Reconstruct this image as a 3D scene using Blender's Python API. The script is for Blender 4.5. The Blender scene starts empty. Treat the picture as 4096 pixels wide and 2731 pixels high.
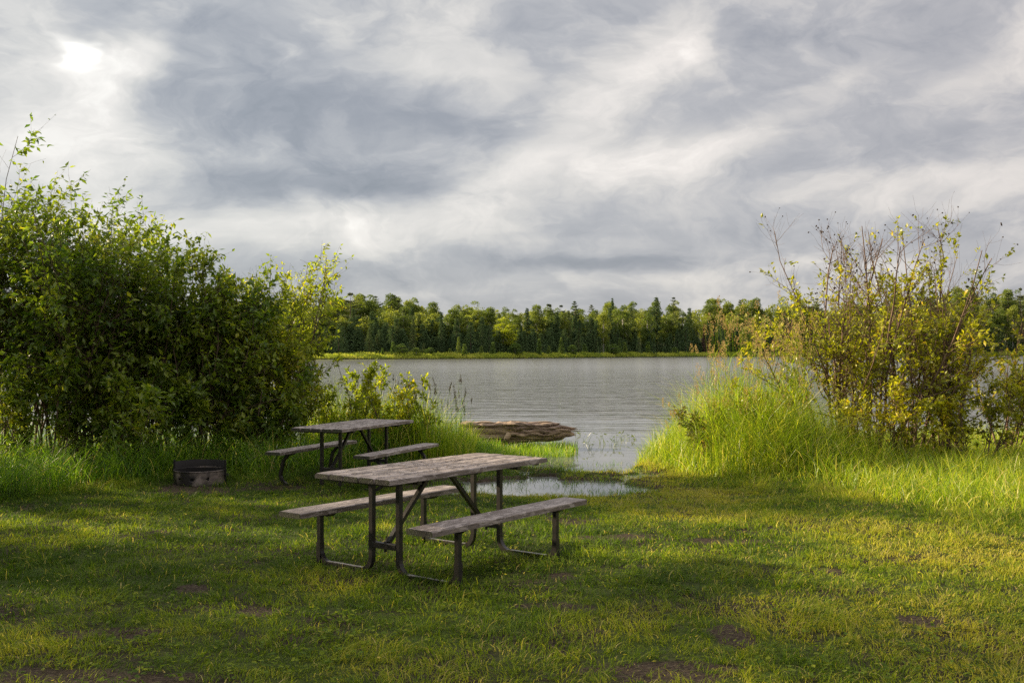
import bpy, bmesh, math, random
import numpy as np
from mathutils import Vector
R = math.radians
random.seed(7)
C = bpy.context.scene.collection
F, CX, CY, CH, PITCH = 4168.0, 2048.0, 1365.5, 1.641, 0.00948
HZ = 1405.0                      # row of the horizon in the photograph
WATER = -0.18

# ------------------------------------------------------------------ numbers
def at(u, v, z=0.0):
    Y = F * (CH - z) / (v - HZ)
    return ((u - CX) / F * Y, Y)
def X_at(u, Y): return (u - CX) / F * Y
def top_z(v, Y): return CH + (HZ - v) / F * Y

def hash2(ix, iy, s):
    n = (ix.astype(np.int64) * 374761393 + iy.astype(np.int64) * 668265263 + s * 1442695041) & 0xffffffff
    n = ((n ^ (n >> 13)) * 1274126177) & 0xffffffff
    n = (n ^ (n >> 16)) & 0xffffffff
    return n / 4294967295.0
def vnoise(x, y, s=0):
    x = np.asarray(x, float); y = np.asarray(y, float)
    ix, iy = np.floor(x), np.floor(y); fx, fy = x - ix, y - iy
    fx = fx * fx * (3 - 2 * fx); fy = fy * fy * (3 - 2 * fy)
    a = hash2(ix, iy, s); b = hash2(ix + 1, iy, s); c = hash2(ix, iy + 1, s); d = hash2(ix + 1, iy + 1, s)
    return (a * (1 - fx) + b * fx) * (1 - fy) + (c * (1 - fx) + d * fx) * fy
def fbm(x, y, s=0, o=4):
    t = 0; a = .5; n = 0
    x = np.asarray(x, float); y = np.asarray(y, float)
    for k in range(o):
        t = t + a * vnoise(x * 2 ** k + 17.3 * k, y * 2 ** k - 9.1 * k, s + k); n += a; a *= .5
    return t / n
def sstep(a, b, x):
    t = np.clip((np.asarray(x, float) - a) / (b - a), 0, 1); return t * t * (3 - 2 * t)

# ------------------------------------------------------------------ meshes
def mesh_np(name, V, faces, mats, attrs=None, smooth=False, mi=None):
    """faces: (N,3) or (N,4) int array."""
    me = bpy.data.meshes.new(name)
    V = np.asarray(V, np.float32); faces = np.asarray(faces, np.int32)
    n, k = faces.shape
    me.vertices.add(len(V)); me.vertices.foreach_set('co', V.ravel())
    me.loops.add(n * k); me.loops.foreach_set('vertex_index', faces.ravel())
    me.polygons.add(n)
    me.polygons.foreach_set('loop_start', np.arange(0, n * k, k, dtype=np.int32))
    me.polygons.foreach_set('loop_total', np.full(n, k, np.int32))
    if mi is not None: me.polygons.foreach_set('material_index', np.asarray(mi, np.int32))
    me.polygons.foreach_set('use_smooth', np.full(n, smooth, bool))
    for m in (mats if isinstance(mats, (list, tuple)) else [mats]): me.materials.append(m)
    for an, av in (attrs or {}).items():
        a = me.attributes.new(an, 'FLOAT', 'POINT'); a.data.foreach_set('value', np.asarray(av, np.float32))
    me.update(calc_edges=True)
    return me
def link(name, me, parent=None, loc=(0, 0, 0)):
    o = bpy.data.objects.new(name, me); C.objects.link(o); o.location = loc
    if parent is not None: o.parent = parent
    return o
def tag(o, label=None, cat=None, group=None, kind=None):
    if label: o['label'] = label
    if cat: o['category'] = cat
    if group: o['group'] = group
    if kind: o['kind'] = kind
    return o
def empty(name, loc, label, cat, group=None, rz=0):
    o = bpy.data.objects.new(name, None); C.objects.link(o); o.location = loc; o.rotation_euler = (0, 0, rz)
    o.empty_display_size = .1
    return tag(o, label, cat, group)

def blades(P, h, w, az, bend, segs=2, rng=None, face=None, rnd=None):
    """ribbons that taper to a point. returns V, F(tris), rnd, t"""
    N = len(P); K = segs
    t = np.linspace(0, 1, K + 1)
    d = np.stack([np.cos(az), np.sin(az), 0 * az], 1)
    fa = az + np.pi / 2 if face is None else face
    s = np.stack([np.cos(fa), np.sin(fa), 0 * fa], 1)
    V = np.zeros((N, 2 * K + 1, 3))
    for i, ti in enumerate(t):
        c = P + d * (bend * h * ti ** 2)[:, None]
        c[:, 2] += h * (ti - .38 * np.minimum(bend, 1.6) * ti ** 2.5)
        if i < K:
            ww = (w * (1 - .75 * ti ** 1.5) * .5)[:, None]
            V[:, 2 * i] = c - s * ww; V[:, 2 * i + 1] = c + s * ww
        else: V[:, 2 * K] = c
    Ft = []
    for i in range(K - 1):
        a = 2 * i; Ft += [[a, a + 1, a + 3], [a, a + 3, a + 2]]
    Ft += [[2 * K - 2, 2 * K - 1, 2 * K]]
    Ft = np.array(Ft); M = 2 * K + 1
    Fc = (np.arange(N)[:, None, None] * M + Ft[None]).reshape(-1, 3)
    tt = np.concatenate([np.repeat(t[:K], 2), [1.0]])
    return V.reshape(-1, 3), Fc, np.repeat(rnd if rnd is not None else np.zeros(N), M), np.tile(tt, N)

def leaves(P, D, size, rng, wid=.5, flat=.7, fold=.12, rnd=None):
    """folded pointed leaves. P base, D direction."""
    N = len(P)
    D = D / (np.linalg.norm(D, axis=1, keepdims=True) + 1e-9)
    up = rng.normal(size=(N, 3)) * (1 - flat); up[:, 2] += flat
    S = np.cross(D, up); S /= (np.linalg.norm(S, axis=1, keepdims=True) + 1e-9)
    Nn = np.cross(S, D)
    L = size[:, None]
    base = P; tip = P + D * L - Nn * L * .12
    mid = P + D * L * .45 - Nn * L * fold
    lf = P + D * L * .42 - S * L * wid * .5; rt = P + D * L * .42 + S * L * wid * .5
    V = np.stack([base, lf, rt, mid, tip], 1)
    Ft = np.array([[0, 1, 3], [0, 3, 2], [1, 4, 3], [3, 4, 2]])
    Fc = (np.arange(N)[:, None, None] * 5 + Ft[None]).reshape(-1, 3)
    return V.reshape(-1, 3), Fc, np.repeat(rnd if rnd is not None else rng.random(N), 5)

def tubes(P, r, sides=4):
    """P (N,K,3), r (N,K) -> quads"""
    N, K, _ = P.shape
    T = np.gradient(P, axis=1); T /= (np.linalg.norm(T, axis=2, keepdims=True) + 1e-9)
    ref = np.where(np.abs(T[..., 2:3]) > .8, np.array([1., 0, 0]), np.array([0, 0, 1.]))
    A = np.cross(T, ref); A /= (np.linalg.norm(A, axis=2, keepdims=True) + 1e-9)
    B = np.cross(T, A)
    ang = np.arange(sides) * 2 * np.pi / sides
    V = P[:, :, None, :] + r[:, :, None, None] * (A[:, :, None, :] * np.cos(ang)[None, None, :, None] + B[:, :, None, :] * np.sin(ang)[None, None, :, None])
    f = []
    for k in range(K - 1):
        for j in range(sides):
            j2 = (j + 1) % sides
            f.append([k * sides + j, k * sides + j2, (k + 1) * sides + j2, (k + 1) * sides + j])
    f = np.array(f)
    Fc = (np.arange(N)[:, None, None] * (K * sides) + f[None]).reshape(-1, 4)
    return V.reshape(-1, 3), Fc
def merge(parts):
    Vs, Fs, Rs, off = [], [], [], 0
    for p in parts:
        V, Fc = p[0], p[1]
        Vs.append(V); Fs.append(Fc + off); off += len(V)
        Rs.append(p[2] if len(p) > 2 else np.zeros(len(V)))
    return np.concatenate(Vs), np.concatenate(Fs), np.concatenate(Rs)

# ------------------------------------------------------------------ materials
def new_mat(name):
    m = bpy.data.materials.new(name); m.use_nodes = True
    nt = m.node_tree; nt.nodes.clear()
    o = nt.nodes.new('ShaderNodeOutputMaterial')
    return m, nt, o
def N(nt, t, **kw):
    n = nt.nodes.new(t)
    for k, v in kw.items():
        if k.startswith('i_'):
            key = k[2:].replace('_', ' ')
            n.inputs[key].default_value = v
        else: setattr(n, k, v)
    return n
def L(nt, a, b): nt.links.new(a, b)
def ramp(nt, fac, stops, interp='LINEAR'):
    r = nt.nodes.new('ShaderNodeValToRGB'); cr = r.color_ramp; cr.interpolation = interp
    while len(cr.elements) < len(stops): cr.elements.new(.5)
    for e, (p, c) in zip(cr.elements, stops):
        e.position = p; e.color = (*c, 1) if len(c) == 3 else c
    if fac is not None: L(nt, fac, r.inputs['Fac'])
    return r
def mixc(nt, fac, a, b, mode='MIX'):
    m = nt.nodes.new('ShaderNodeMix'); m.data_type = 'RGBA'; m.blend_type = mode
    if isinstance(fac, float): m.inputs[0].default_value = fac
    else: L(nt, fac, m.inputs[0])
    for s, i in ((a, 6), (b, 7)):
        if isinstance(s, tuple): m.inputs[i].default_value = (*s, 1)
        else: L(nt, s, m.inputs[i])
    return m.outputs[2]
def math_(nt, op, a, b=None, clamp=False):
    m = nt.nodes.new('ShaderNodeMath'); m.operation = op; m.use_clamp = clamp
    for i, s in enumerate((a, b)):
        if s is None: continue
        if isinstance(s, (int, float)): m.inputs[i].default_value = s
        else: L(nt, s, m.inputs[i])
    return m.outputs[0]
def noise(nt, vec, scale, detail=4, rough=.55, dist=0):
    n = nt.nodes.new('ShaderNodeTexNoise'); n.inputs['Scale'].default_value = scale
    n.inputs['Detail'].default_value = detail; n.inputs['Roughness'].default_value = rough
    n.inputs['Distortion'].default_value = dist
    if vec is not None: L(nt, vec, n.inputs['Vector'])
    return n
def mapping(nt, vec, loc=(0, 0, 0), rot=(0, 0, 0), scale=(1, 1, 1), t='POINT'):
    n = nt.nodes.new('ShaderNodeMapping'); n.vector_type = t
    n.inputs['Location'].default_value = loc; n.inputs['Rotation'].default_value = rot; n.inputs['Scale'].default_value = scale
    L(nt, vec, n.inputs['Vector']); return n.outputs[0]
def leaf_mat(name, stops, trans=.4, tgain=1.6, rough=.5, spec=.35, objvar=0.0):
    m, nt, o = new_mat(name)
    a = N(nt, 'ShaderNodeAttribute', attribute_name='rnd')
    f = a.outputs['Fac']
    if objvar:
        oi = N(nt, 'ShaderNodeObjectInfo')
        f = math_(nt, 'ADD', math_(nt, 'MULTIPLY', f, 1 - objvar), math_(nt, 'MULTIPLY', oi.outputs['Random'], objvar))
    c = ramp(nt, f, stops).outputs[0]
    p = N(nt, 'ShaderNodeBsdfPrincipled'); L(nt, c, p.inputs['Base Color'])
    p.inputs['Roughness'].default_value = rough; p.inputs['Specular IOR Level'].default_value = spec
    t = N(nt, 'ShaderNodeBsdfTranslucent')
    L(nt, mixc(nt, 1.0, c, (tgain, tgain * 1.05, tgain * .55), 'MULTIPLY'), t.inputs['Color'])
    mx = N(nt, 'ShaderNodeMixShader'); mx.inputs[0].default_value = trans
    L(nt, p.outputs[0], mx.inputs[1]); L(nt, t.outputs[0], mx.inputs[2]); L(nt, mx.outputs[0], o.inputs[0])
    return m
def bark_mat(name, a, b, scale=12):
    m, nt, o = new_mat(name)
    g = N(nt, 'ShaderNodeNewGeometry')
    n = noise(nt, mapping(nt, g.outputs['Position'], scale=(1, 1, .3)), scale, 4)
    c = ramp(nt, n.outputs['Fac'], [(.3, a), (.7, b)]).outputs[0]
    p = N(nt, 'ShaderNodeBsdfPrincipled'); L(nt, c, p.inputs['Base Color']); p.inputs['Roughness'].default_value = .85
    p.inputs['Specular IOR Level'].default_value = .2
    L(nt, p.outputs[0], o.inputs[0]); return m

M = {}
M['lawn'] = leaf_mat('lawn_grass', [(0, (0.0383, 0.074, 0.0076)), (0.3, (0.1085, 0.166, 0.0115)), (0.6, (0.2298, 0.2617, 0.0179)), (0.85, (0.383, 0.332, 0.0447)), (1, (0.5363, 0.4213, 0.1788))], .42, 1.6, .6, .16)
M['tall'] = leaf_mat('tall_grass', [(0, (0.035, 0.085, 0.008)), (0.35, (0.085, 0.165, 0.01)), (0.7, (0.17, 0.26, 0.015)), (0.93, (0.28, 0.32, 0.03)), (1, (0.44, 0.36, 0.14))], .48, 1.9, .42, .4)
M['tallR'] = leaf_mat('sun_toned_tall_grass', [(0, (0.0779, 0.1392, 0.0089)), (0.35, (0.1781, 0.2615, 0.0111)), (0.7, (0.3116, 0.3673, 0.0178)), (0.92, (0.4675, 0.4229, 0.0556)), (1, (0.5788, 0.4452, 0.1781))], .42, 1.7, .42, .4)  # brighter copy of the tall grass, the sun's glow put into its colour
M['seed'] = leaf_mat('seed_heads', [(0, (.30, .17, .09)), (.5, (.48, .33, .17)), (1, (.62, .48, .28))], .3, 1.3, .7, .1)
M['leafL'] = leaf_mat('shrub_leaves', [(0, (0.0468, 0.091, 0.0104)), (0.4, (0.1196, 0.169, 0.013)), (0.8, (0.2145, 0.247, 0.0182)), (1, (0.351, 0.325, 0.0286))], .42, 2.1, .42, .5)
M['leafY'] = leaf_mat('yellow_green_leaves', [(0, (0.1, 0.135, 0.01)), (0.5, (0.2, 0.235, 0.014)), (0.9, (0.31, 0.3, 0.02)), (1, (0.4, 0.31, 0.035))], .52, 1.8, .45, .4)
M['leafA'] = leaf_mat('alder_leaves', [(0, (0.108, 0.1296, 0.0108)), (0.5, (0.2808, 0.2808, 0.013)), (0.9, (0.432, 0.3996, 0.0194)), (1, (0.5184, 0.3564, 0.0324))], .4, 1.7, .42, .45)
M['leafR'] = leaf_mat('reddish_leaves', [(0, (.07, .12, .012)), (.5, (.17, .16, .02)), (.8, (.28, .15, .03)), (1, (.26, .07, .03))], .4, 1.6, .45, .4)
M['stem'] = bark_mat('shrub_bark', (.05, .032, .024), (.17, .115, .08), 18)
M['stemA'] = bark_mat('alder_bark', (.075, .045, .034), (.24, .16, .115), 18)
M['trunk'] = bark_mat('conifer_bark', (.06, .045, .035), (.15, .11, .085), 3)
M['birch'] = bark_mat('birch_bark', (.25, .23, .20), (.5, .48, .43), 2)
M['spruce'] = leaf_mat('spruce_needles', [(0, (0.0309, 0.0662, 0.0309)), (0.45, (0.0751, 0.1281, 0.053)), (0.85, (0.1656, 0.2098, 0.0662)), (1, (0.265, 0.265, 0.1104))], .15, 1.3, .7, .2, .45)
M['pine'] = leaf_mat('pine_needles', [(0, (0.0345, 0.0655, 0.031)), (0.5, (0.0897, 0.1207, 0.0483)), (1, (0.207, 0.1984, 0.0862))], .15, 1.3, .7, .2, .3)
M['larch'] = leaf_mat('young_conifer_needles', [(0, (0.0675, 0.1215, 0.027)), (0.5, (0.1485, 0.216, 0.0473)), (1, (0.27, 0.3105, 0.0743))], .3, 1.4, .6, .2, .4)
M['decid'] = leaf_mat('birch_leaves', [(0, (0.055, 0.085, 0.018)), (0.45, (0.125, 0.165, 0.028)), (0.8, (0.215, 0.24, 0.036)), (1, (0.34, 0.34, 0.05))], .35, 1.5, .55, .3, .55)
M['deadn'] = leaf_mat('dead_needles', [(0, (.08, .05, .035)), (1, (.16, .10, .075))], .1, 1.1, .8, .1)
M['marsh'] = leaf_mat('marsh_plants', [(0, (0.1346, 0.1943, 0.0269)), (0.5, (0.3289, 0.3737, 0.0448)), (1, (0.5382, 0.5083, 0.1046))], .35, 1.4, .6, .2)
M['waterplant'] = leaf_mat('water_plant_leaves', [(0, (.06, .10, .012)), (1, (.15, .19, .03))], .3, 1.5, .35, .5)

def ground_mat():
    m, nt, o = new_mat('soil_and_turf')
    g = N(nt, 'ShaderNodeNewGeometry'); pos = g.outputs['Position']
    a = noise(nt, pos, 1.3, 5); b = noise(nt, pos, 30, 4)
    soil = ramp(nt, b.outputs['Fac'], [(.35, (.014, .010, .008)), (.55, (.036, .025, .018)), (.75, (.085, .062, .045))]).outputs[0]
    turf = ramp(nt, b.outputs['Fac'], [(.3, (.022, .034, .006)), (.7, (.055, .070, .012))]).outputs[0]
    c = mixc(nt, ramp(nt, a.outputs['Fac'], [(.45, (1, 1, 1)), (.6, (0, 0, 0))]).outputs[0], soil, turf)
    ba = N(nt, 'ShaderNodeAttribute', attribute_name='bare')
    grit = ramp(nt, noise(nt, pos, 55, 5, .65).outputs['Fac'], [(.35, (.014, .009, .006)), (.52, (.045, .032, .021)), (.68, (.095, .072, .050)), (.8, (.20, .16, .12))]).outputs[0]
    c = mixc(nt, ramp(nt, ba.outputs['Fac'], [(.25, (0, 0, 0)), (.6, (1, 1, 1))]).outputs[0], c, grit)
    p = N(nt, 'ShaderNodeBsdfPrincipled'); L(nt, c, p.inputs['Base Color']); p.inputs['Roughness'].default_value = .9; p.inputs['Specular IOR Level'].default_value = .1
    bm_ = N(nt, 'ShaderNodeBump'); bm_.inputs['Strength'].default_value = .6; bm_.inputs['Distance'].default_value = .03
    L(nt, b.outputs['Fac'], bm_.inputs['Height']); L(nt, bm_.outputs[0], p.inputs['Normal'])
    L(nt, p.outputs[0], o.inputs[0]); return m
M['ground'] = ground_mat()

def water_mat():
    m, nt, o = new_mat('lake_water')
    g = N(nt, 'ShaderNodeNewGeometry'); pos = g.outputs['Position']
    sep = N(nt, 'ShaderNodeSeparateXYZ'); L(nt, pos, sep.inputs[0])
    y = sep.outputs['Y']
    # the wind has ruffled the open lake; the water close to the bank is sheltered and still
    patch = noise(nt, mapping(nt, pos, scale=(.05, .16, 1)), 1.0, 2)
    yy = math_(nt, 'ADD', y, math_(nt, 'MULTIPLY', math_(nt, 'SUBTRACT', patch.outputs['Fac'], .5), 12.0))
    ruff = N(nt, 'ShaderNodeMapRange', interpolation_type='SMOOTHSTEP'); L(nt, yy, ruff.inputs[0])
    ruff.inputs[1].default_value = 20; ruff.inputs[2].default_value = 36; ruff.inputs[3].default_value = .02; ruff.inputs[4].default_value = 1
    rot = mapping(nt, pos, rot=(0, 0, R(-6)), scale=(.30, 1.15, 1))
    n1 = noise(nt, rot, 1.1, 3, .55, .7)
    n2 = noise(nt, mapping(nt, pos, rot=(0, 0, R(12)), scale=(1.4, 3.6, 1)), 2.6, 3, .6)
    hgt = math_(nt, 'ADD', n1.outputs['Fac'], math_(nt, 'MULTIPLY', n2.outputs['Fac'], .06))
    hgt = math_(nt, 'MULTIPLY', hgt, ruff.outputs[0])
    fd = N(nt, 'ShaderNodeMapRange'); L(nt, y, fd.inputs[0]); fd.inputs[1].default_value = 40; fd.inputs[2].default_value = 110; fd.inputs[3].default_value = 1; fd.inputs[4].default_value = .32
    hgt = math_(nt, 'MULTIPLY', hgt, fd.outputs[0])
    bp = N(nt, 'ShaderNodeBump'); bp.inputs['Strength'].default_value = 1.0; bp.inputs['Distance'].default_value = .15
    L(nt, hgt, bp.inputs['Height'])
    p = N(nt, 'ShaderNodeBsdfPrincipled'); p.inputs['Base Color'].default_value = (.13, .132, .125, 1)
    p.inputs['IOR'].default_value = 1.33
    rg = N(nt, 'ShaderNodeMapRange'); L(nt, y, rg.inputs[0]); rg.inputs[1].default_value = 30; rg.inputs[2].default_value = 120
    rg.inputs[3].default_value = .03; rg.inputs[4].default_value = .17; L(nt, rg.outputs[0], p.inputs['Roughness'])
    L(nt, bp.outputs[0], p.inputs['Normal']); L(nt, p.outputs[0], o.inputs[0]); return m
M['water'] = water_mat()

def wood_mat(name, pale=1.0):
    m, nt, o = new_mat(name)
    tc = N(nt, 'ShaderNodeTexCoord'); pos = tc.outputs['Object']
    at_ = N(nt, 'ShaderNodeAttribute', attribute_name='board')
    off = N(nt, 'ShaderNodeCombineXYZ'); L(nt, math_(nt, 'MULTIPLY', at_.outputs['Fac'], 7.3), off.inputs[1]); L(nt, math_(nt, 'MULTIPLY', at_.outputs['Fac'], 3.1), off.inputs[0])
    va = N(nt, 'ShaderNodeVectorMath', operation='ADD'); L(nt, pos, va.inputs[0]); L(nt, off.outputs[0], va.inputs[1]); v = va.outputs[0]
    grain = noise(nt, mapping(nt, v, scale=(38, 1.6, 30)), 1.6, 5, .65, .6)
    fine = noise(nt, mapping(nt, v, scale=(120, 6, 120)), 1.0, 3, .6)
    flake = noise(nt, mapping(nt, v, scale=(13, 3.6, 12)), 1.4, 6, .68, 1.0)
    base = ramp(nt, grain.outputs['Fac'], [(.25, (.060, .043, .036)), (.45, (.145, .112, .096)), (.7, (.25, .202, .178))]).outputs[0]
    paint = ramp(nt, flake.outputs['Fac'], [(.50, (0, 0, 0)), (.53, (1, 1, 1))]).outputs[0]
    c = mixc(nt, paint, base, (.33 * pale, .275 * pale, .25 * pale))
    c = mixc(nt, ramp(nt, fine.outputs['Fac'], [(.35, (.6, .6, .6)), (.5, (0, 0, 0))]).outputs[0], c, (.06, .045, .04))
    crack = ramp(nt, noise(nt, mapping(nt, v, scale=(26, 1.1, 20)), 1.3, 4, .6, 1.2).outputs['Fac'], [(.485, (0, 0, 0)), (.5, (1, 1, 1)), (.515, (0, 0, 0))]).outputs[0]
    cm = ramp(nt, noise(nt, v, 3.1, 2).outputs['Fac'], [(.5, (0, 0, 0)), (.58, (1, 1, 1))]).outputs[0]
    c = mixc(nt, mixc(nt, 1.0, crack, cm, 'MULTIPLY'), c, (.018, .013, .012))
    # darker board ends, mottled with green
    sx = N(nt, 'ShaderNodeSeparateXYZ'); L(nt, pos, sx.inputs[0])
    end = math_(nt, 'GREATER_THAN', math_(nt, 'ABSOLUTE', sx.outputs['Y']), .949)
    end_tone = ramp(nt, noise(nt, v, 14, 4).outputs['Fac'], [(.4, (.030, .024, .020)), (.6, (.045, .050, .018)), (.75, (.10, .085, .06))]).outputs[0]
    c = mixc(nt, end, c, end_tone)
    p = N(nt, 'ShaderNodeBsdfPrincipled'); L(nt, c, p.inputs['Base Color']); p.inputs['Roughness'].default_value = .6
    bp = N(nt, 'ShaderNodeBump'); bp.inputs['Strength'].default_value = .8; bp.inputs['Distance'].default_value = .004
    L(nt, mixc(nt, .5, grain.outputs['Fac'], paint), bp.inputs['Height']); L(nt, bp.outputs[0], p.inputs['Normal'])
    L(nt, p.outputs[0], o.inputs[0]); return m
M['wood'] = wood_mat('weathered_wood')
def steel_mat():
    m, nt, o = new_mat('brown_painted_steel')
    tc = N(nt, 'ShaderNodeTexCoord')
    n = noise(nt, tc.outputs['Object'], 16, 5, .6)
    c = ramp(nt, n.outputs['Fac'], [(.35, (.010, .009, .009)), (.6, (.028, .022, .020)), (.78, (.075, .052, .042))]).outputs[0]
    p = N(nt, 'ShaderNodeBsdfPrincipled'); L(nt, c, p.inputs['Base Color']); p.inputs['Roughness'].default_value = .42; p.inputs['Metallic'].default_value = .15
    bp = N(nt, 'ShaderNodeBump'); bp.inputs['Strength'].default_value = .3; bp.inputs['Distance'].default_value = .002
    L(nt, n.outputs['Fac'], bp.inputs['Height']); L(nt, bp.outputs[0], p.inputs['Normal'])
    L(nt, p.outputs[0], o.inputs[0]); return m
M['steel'] = steel_mat()
def sheen_mat():
    m, nt, o = new_mat('sky_sheen_steel')
    tc = N(nt, 'ShaderNodeTexCoord')
    n = noise(nt, tc.outputs['Object'], 30, 4)
    c = ramp(nt, n.outputs['Fac'], [(.35, (.10, .08, .07)), (.6, (.34, .31, .28))]).outputs[0]  # steel paled to stand in for the sky's reflection
    p = N(nt, 'ShaderNodeBsdfPrincipled'); L(nt, c, p.inputs['Base Color']); p.inputs['Roughness'].default_value = .4; p.inputs['Metallic'].default_value = .5
    L(nt, p.outputs[0], o.inputs[0]); return m
M['sheen'] = sheen_mat()
def rust_mat():
    m, nt, o = new_mat('sooty_rusted_steel')
    tc = N(nt, 'ShaderNodeTexCoord'); pos = tc.outputs['Object']
    n = noise(nt, pos, 9, 5, .6); n2 = noise(nt, pos, 3.2, 3)
    c = ramp(nt, n.outputs['Fac'], [(.3, (.05, .042, .038)), (.5, (.16, .125, .105)), (.72, (.32, .26, .225))]).outputs[0]
    c = mixc(nt, ramp(nt, n2.outputs['Fac'], [(.47, (1, 1, 1)), (.62, (0, 0, 0))]).outputs[0], c, (.02, .016, .015))
    p = N(nt, 'ShaderNodeBsdfPrincipled'); L(nt, c, p.inputs['Base Color']); p.inputs['Roughness'].default_value = .6; p.inputs['Metallic'].default_value = .3
    L(nt, p.outputs[0], o.inputs[0]); return m
M['rust'] = rust_mat()
def plain(name, col, rough=.8):
    m, nt, o = new_mat(name)
    tc = N(nt, 'ShaderNodeTexCoord')
    n = noise(nt, tc.outputs['Object'], 25, 4)
    c = mixc(nt, n.outputs['Fac'], tuple(x * .5 for x in col), tuple(x * 1.5 for x in col))
    p = N(nt, 'ShaderNodeBsdfPrincipled'); L(nt, c, p.inputs['Base Color']); p.inputs['Roughness'].default_value = rough
    L(nt, p.outputs[0], o.inputs[0]); return m
M['soot'] = plain('soot_blackened_steel', (.008, .006, .005), .95)
M['ash'] = plain('ash_and_charcoal', (.05, .045, .042), .95)
M['cone'] = plain('dried_alder_cones', (.03, .018, .014))
def drift_mat():
    m, nt, o = new_mat('driftwood')
    tc = N(nt, 'ShaderNodeTexCoord'); pos = tc.outputs['Object']
    g = noise(nt, mapping(nt, pos, scale=(1.3, 16, 16)), 1.5, 6, .65, .8)
    b = noise(nt, mapping(nt, pos, scale=(2, 5, 5)), 1.1, 4)
    c = ramp(nt, g.outputs['Fac'], [(.34, (.035, .022, .016)), (.45, (.24, .16, .105)), (.56, (.50, .36, .24)), (.8, (.68, .52, .37))]).outputs[0]
    c = mixc(nt, ramp(nt, b.outputs['Fac'], [(.42, (0, 0, 0)), (.62, (.8, .8, .8))]).outputs[0], c, (.16, .105, .085))
    p = N(nt, 'ShaderNodeBsdfPrincipled'); L(nt, c, p.inputs['Base Color']); p.inputs['Roughness'].default_value = .8
    bp = N(nt, 'ShaderNodeBump'); bp.inputs['Strength'].default_value = 1; bp.inputs['Distance'].default_value = .03
    L(nt, g.outputs['Fac'], bp.inputs['Height']); L(nt, bp.outputs[0], p.inputs['Normal'])
    L(nt, p.outputs[0], o.inputs[0]); return m
M['drift'] = drift_mat()

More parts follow.
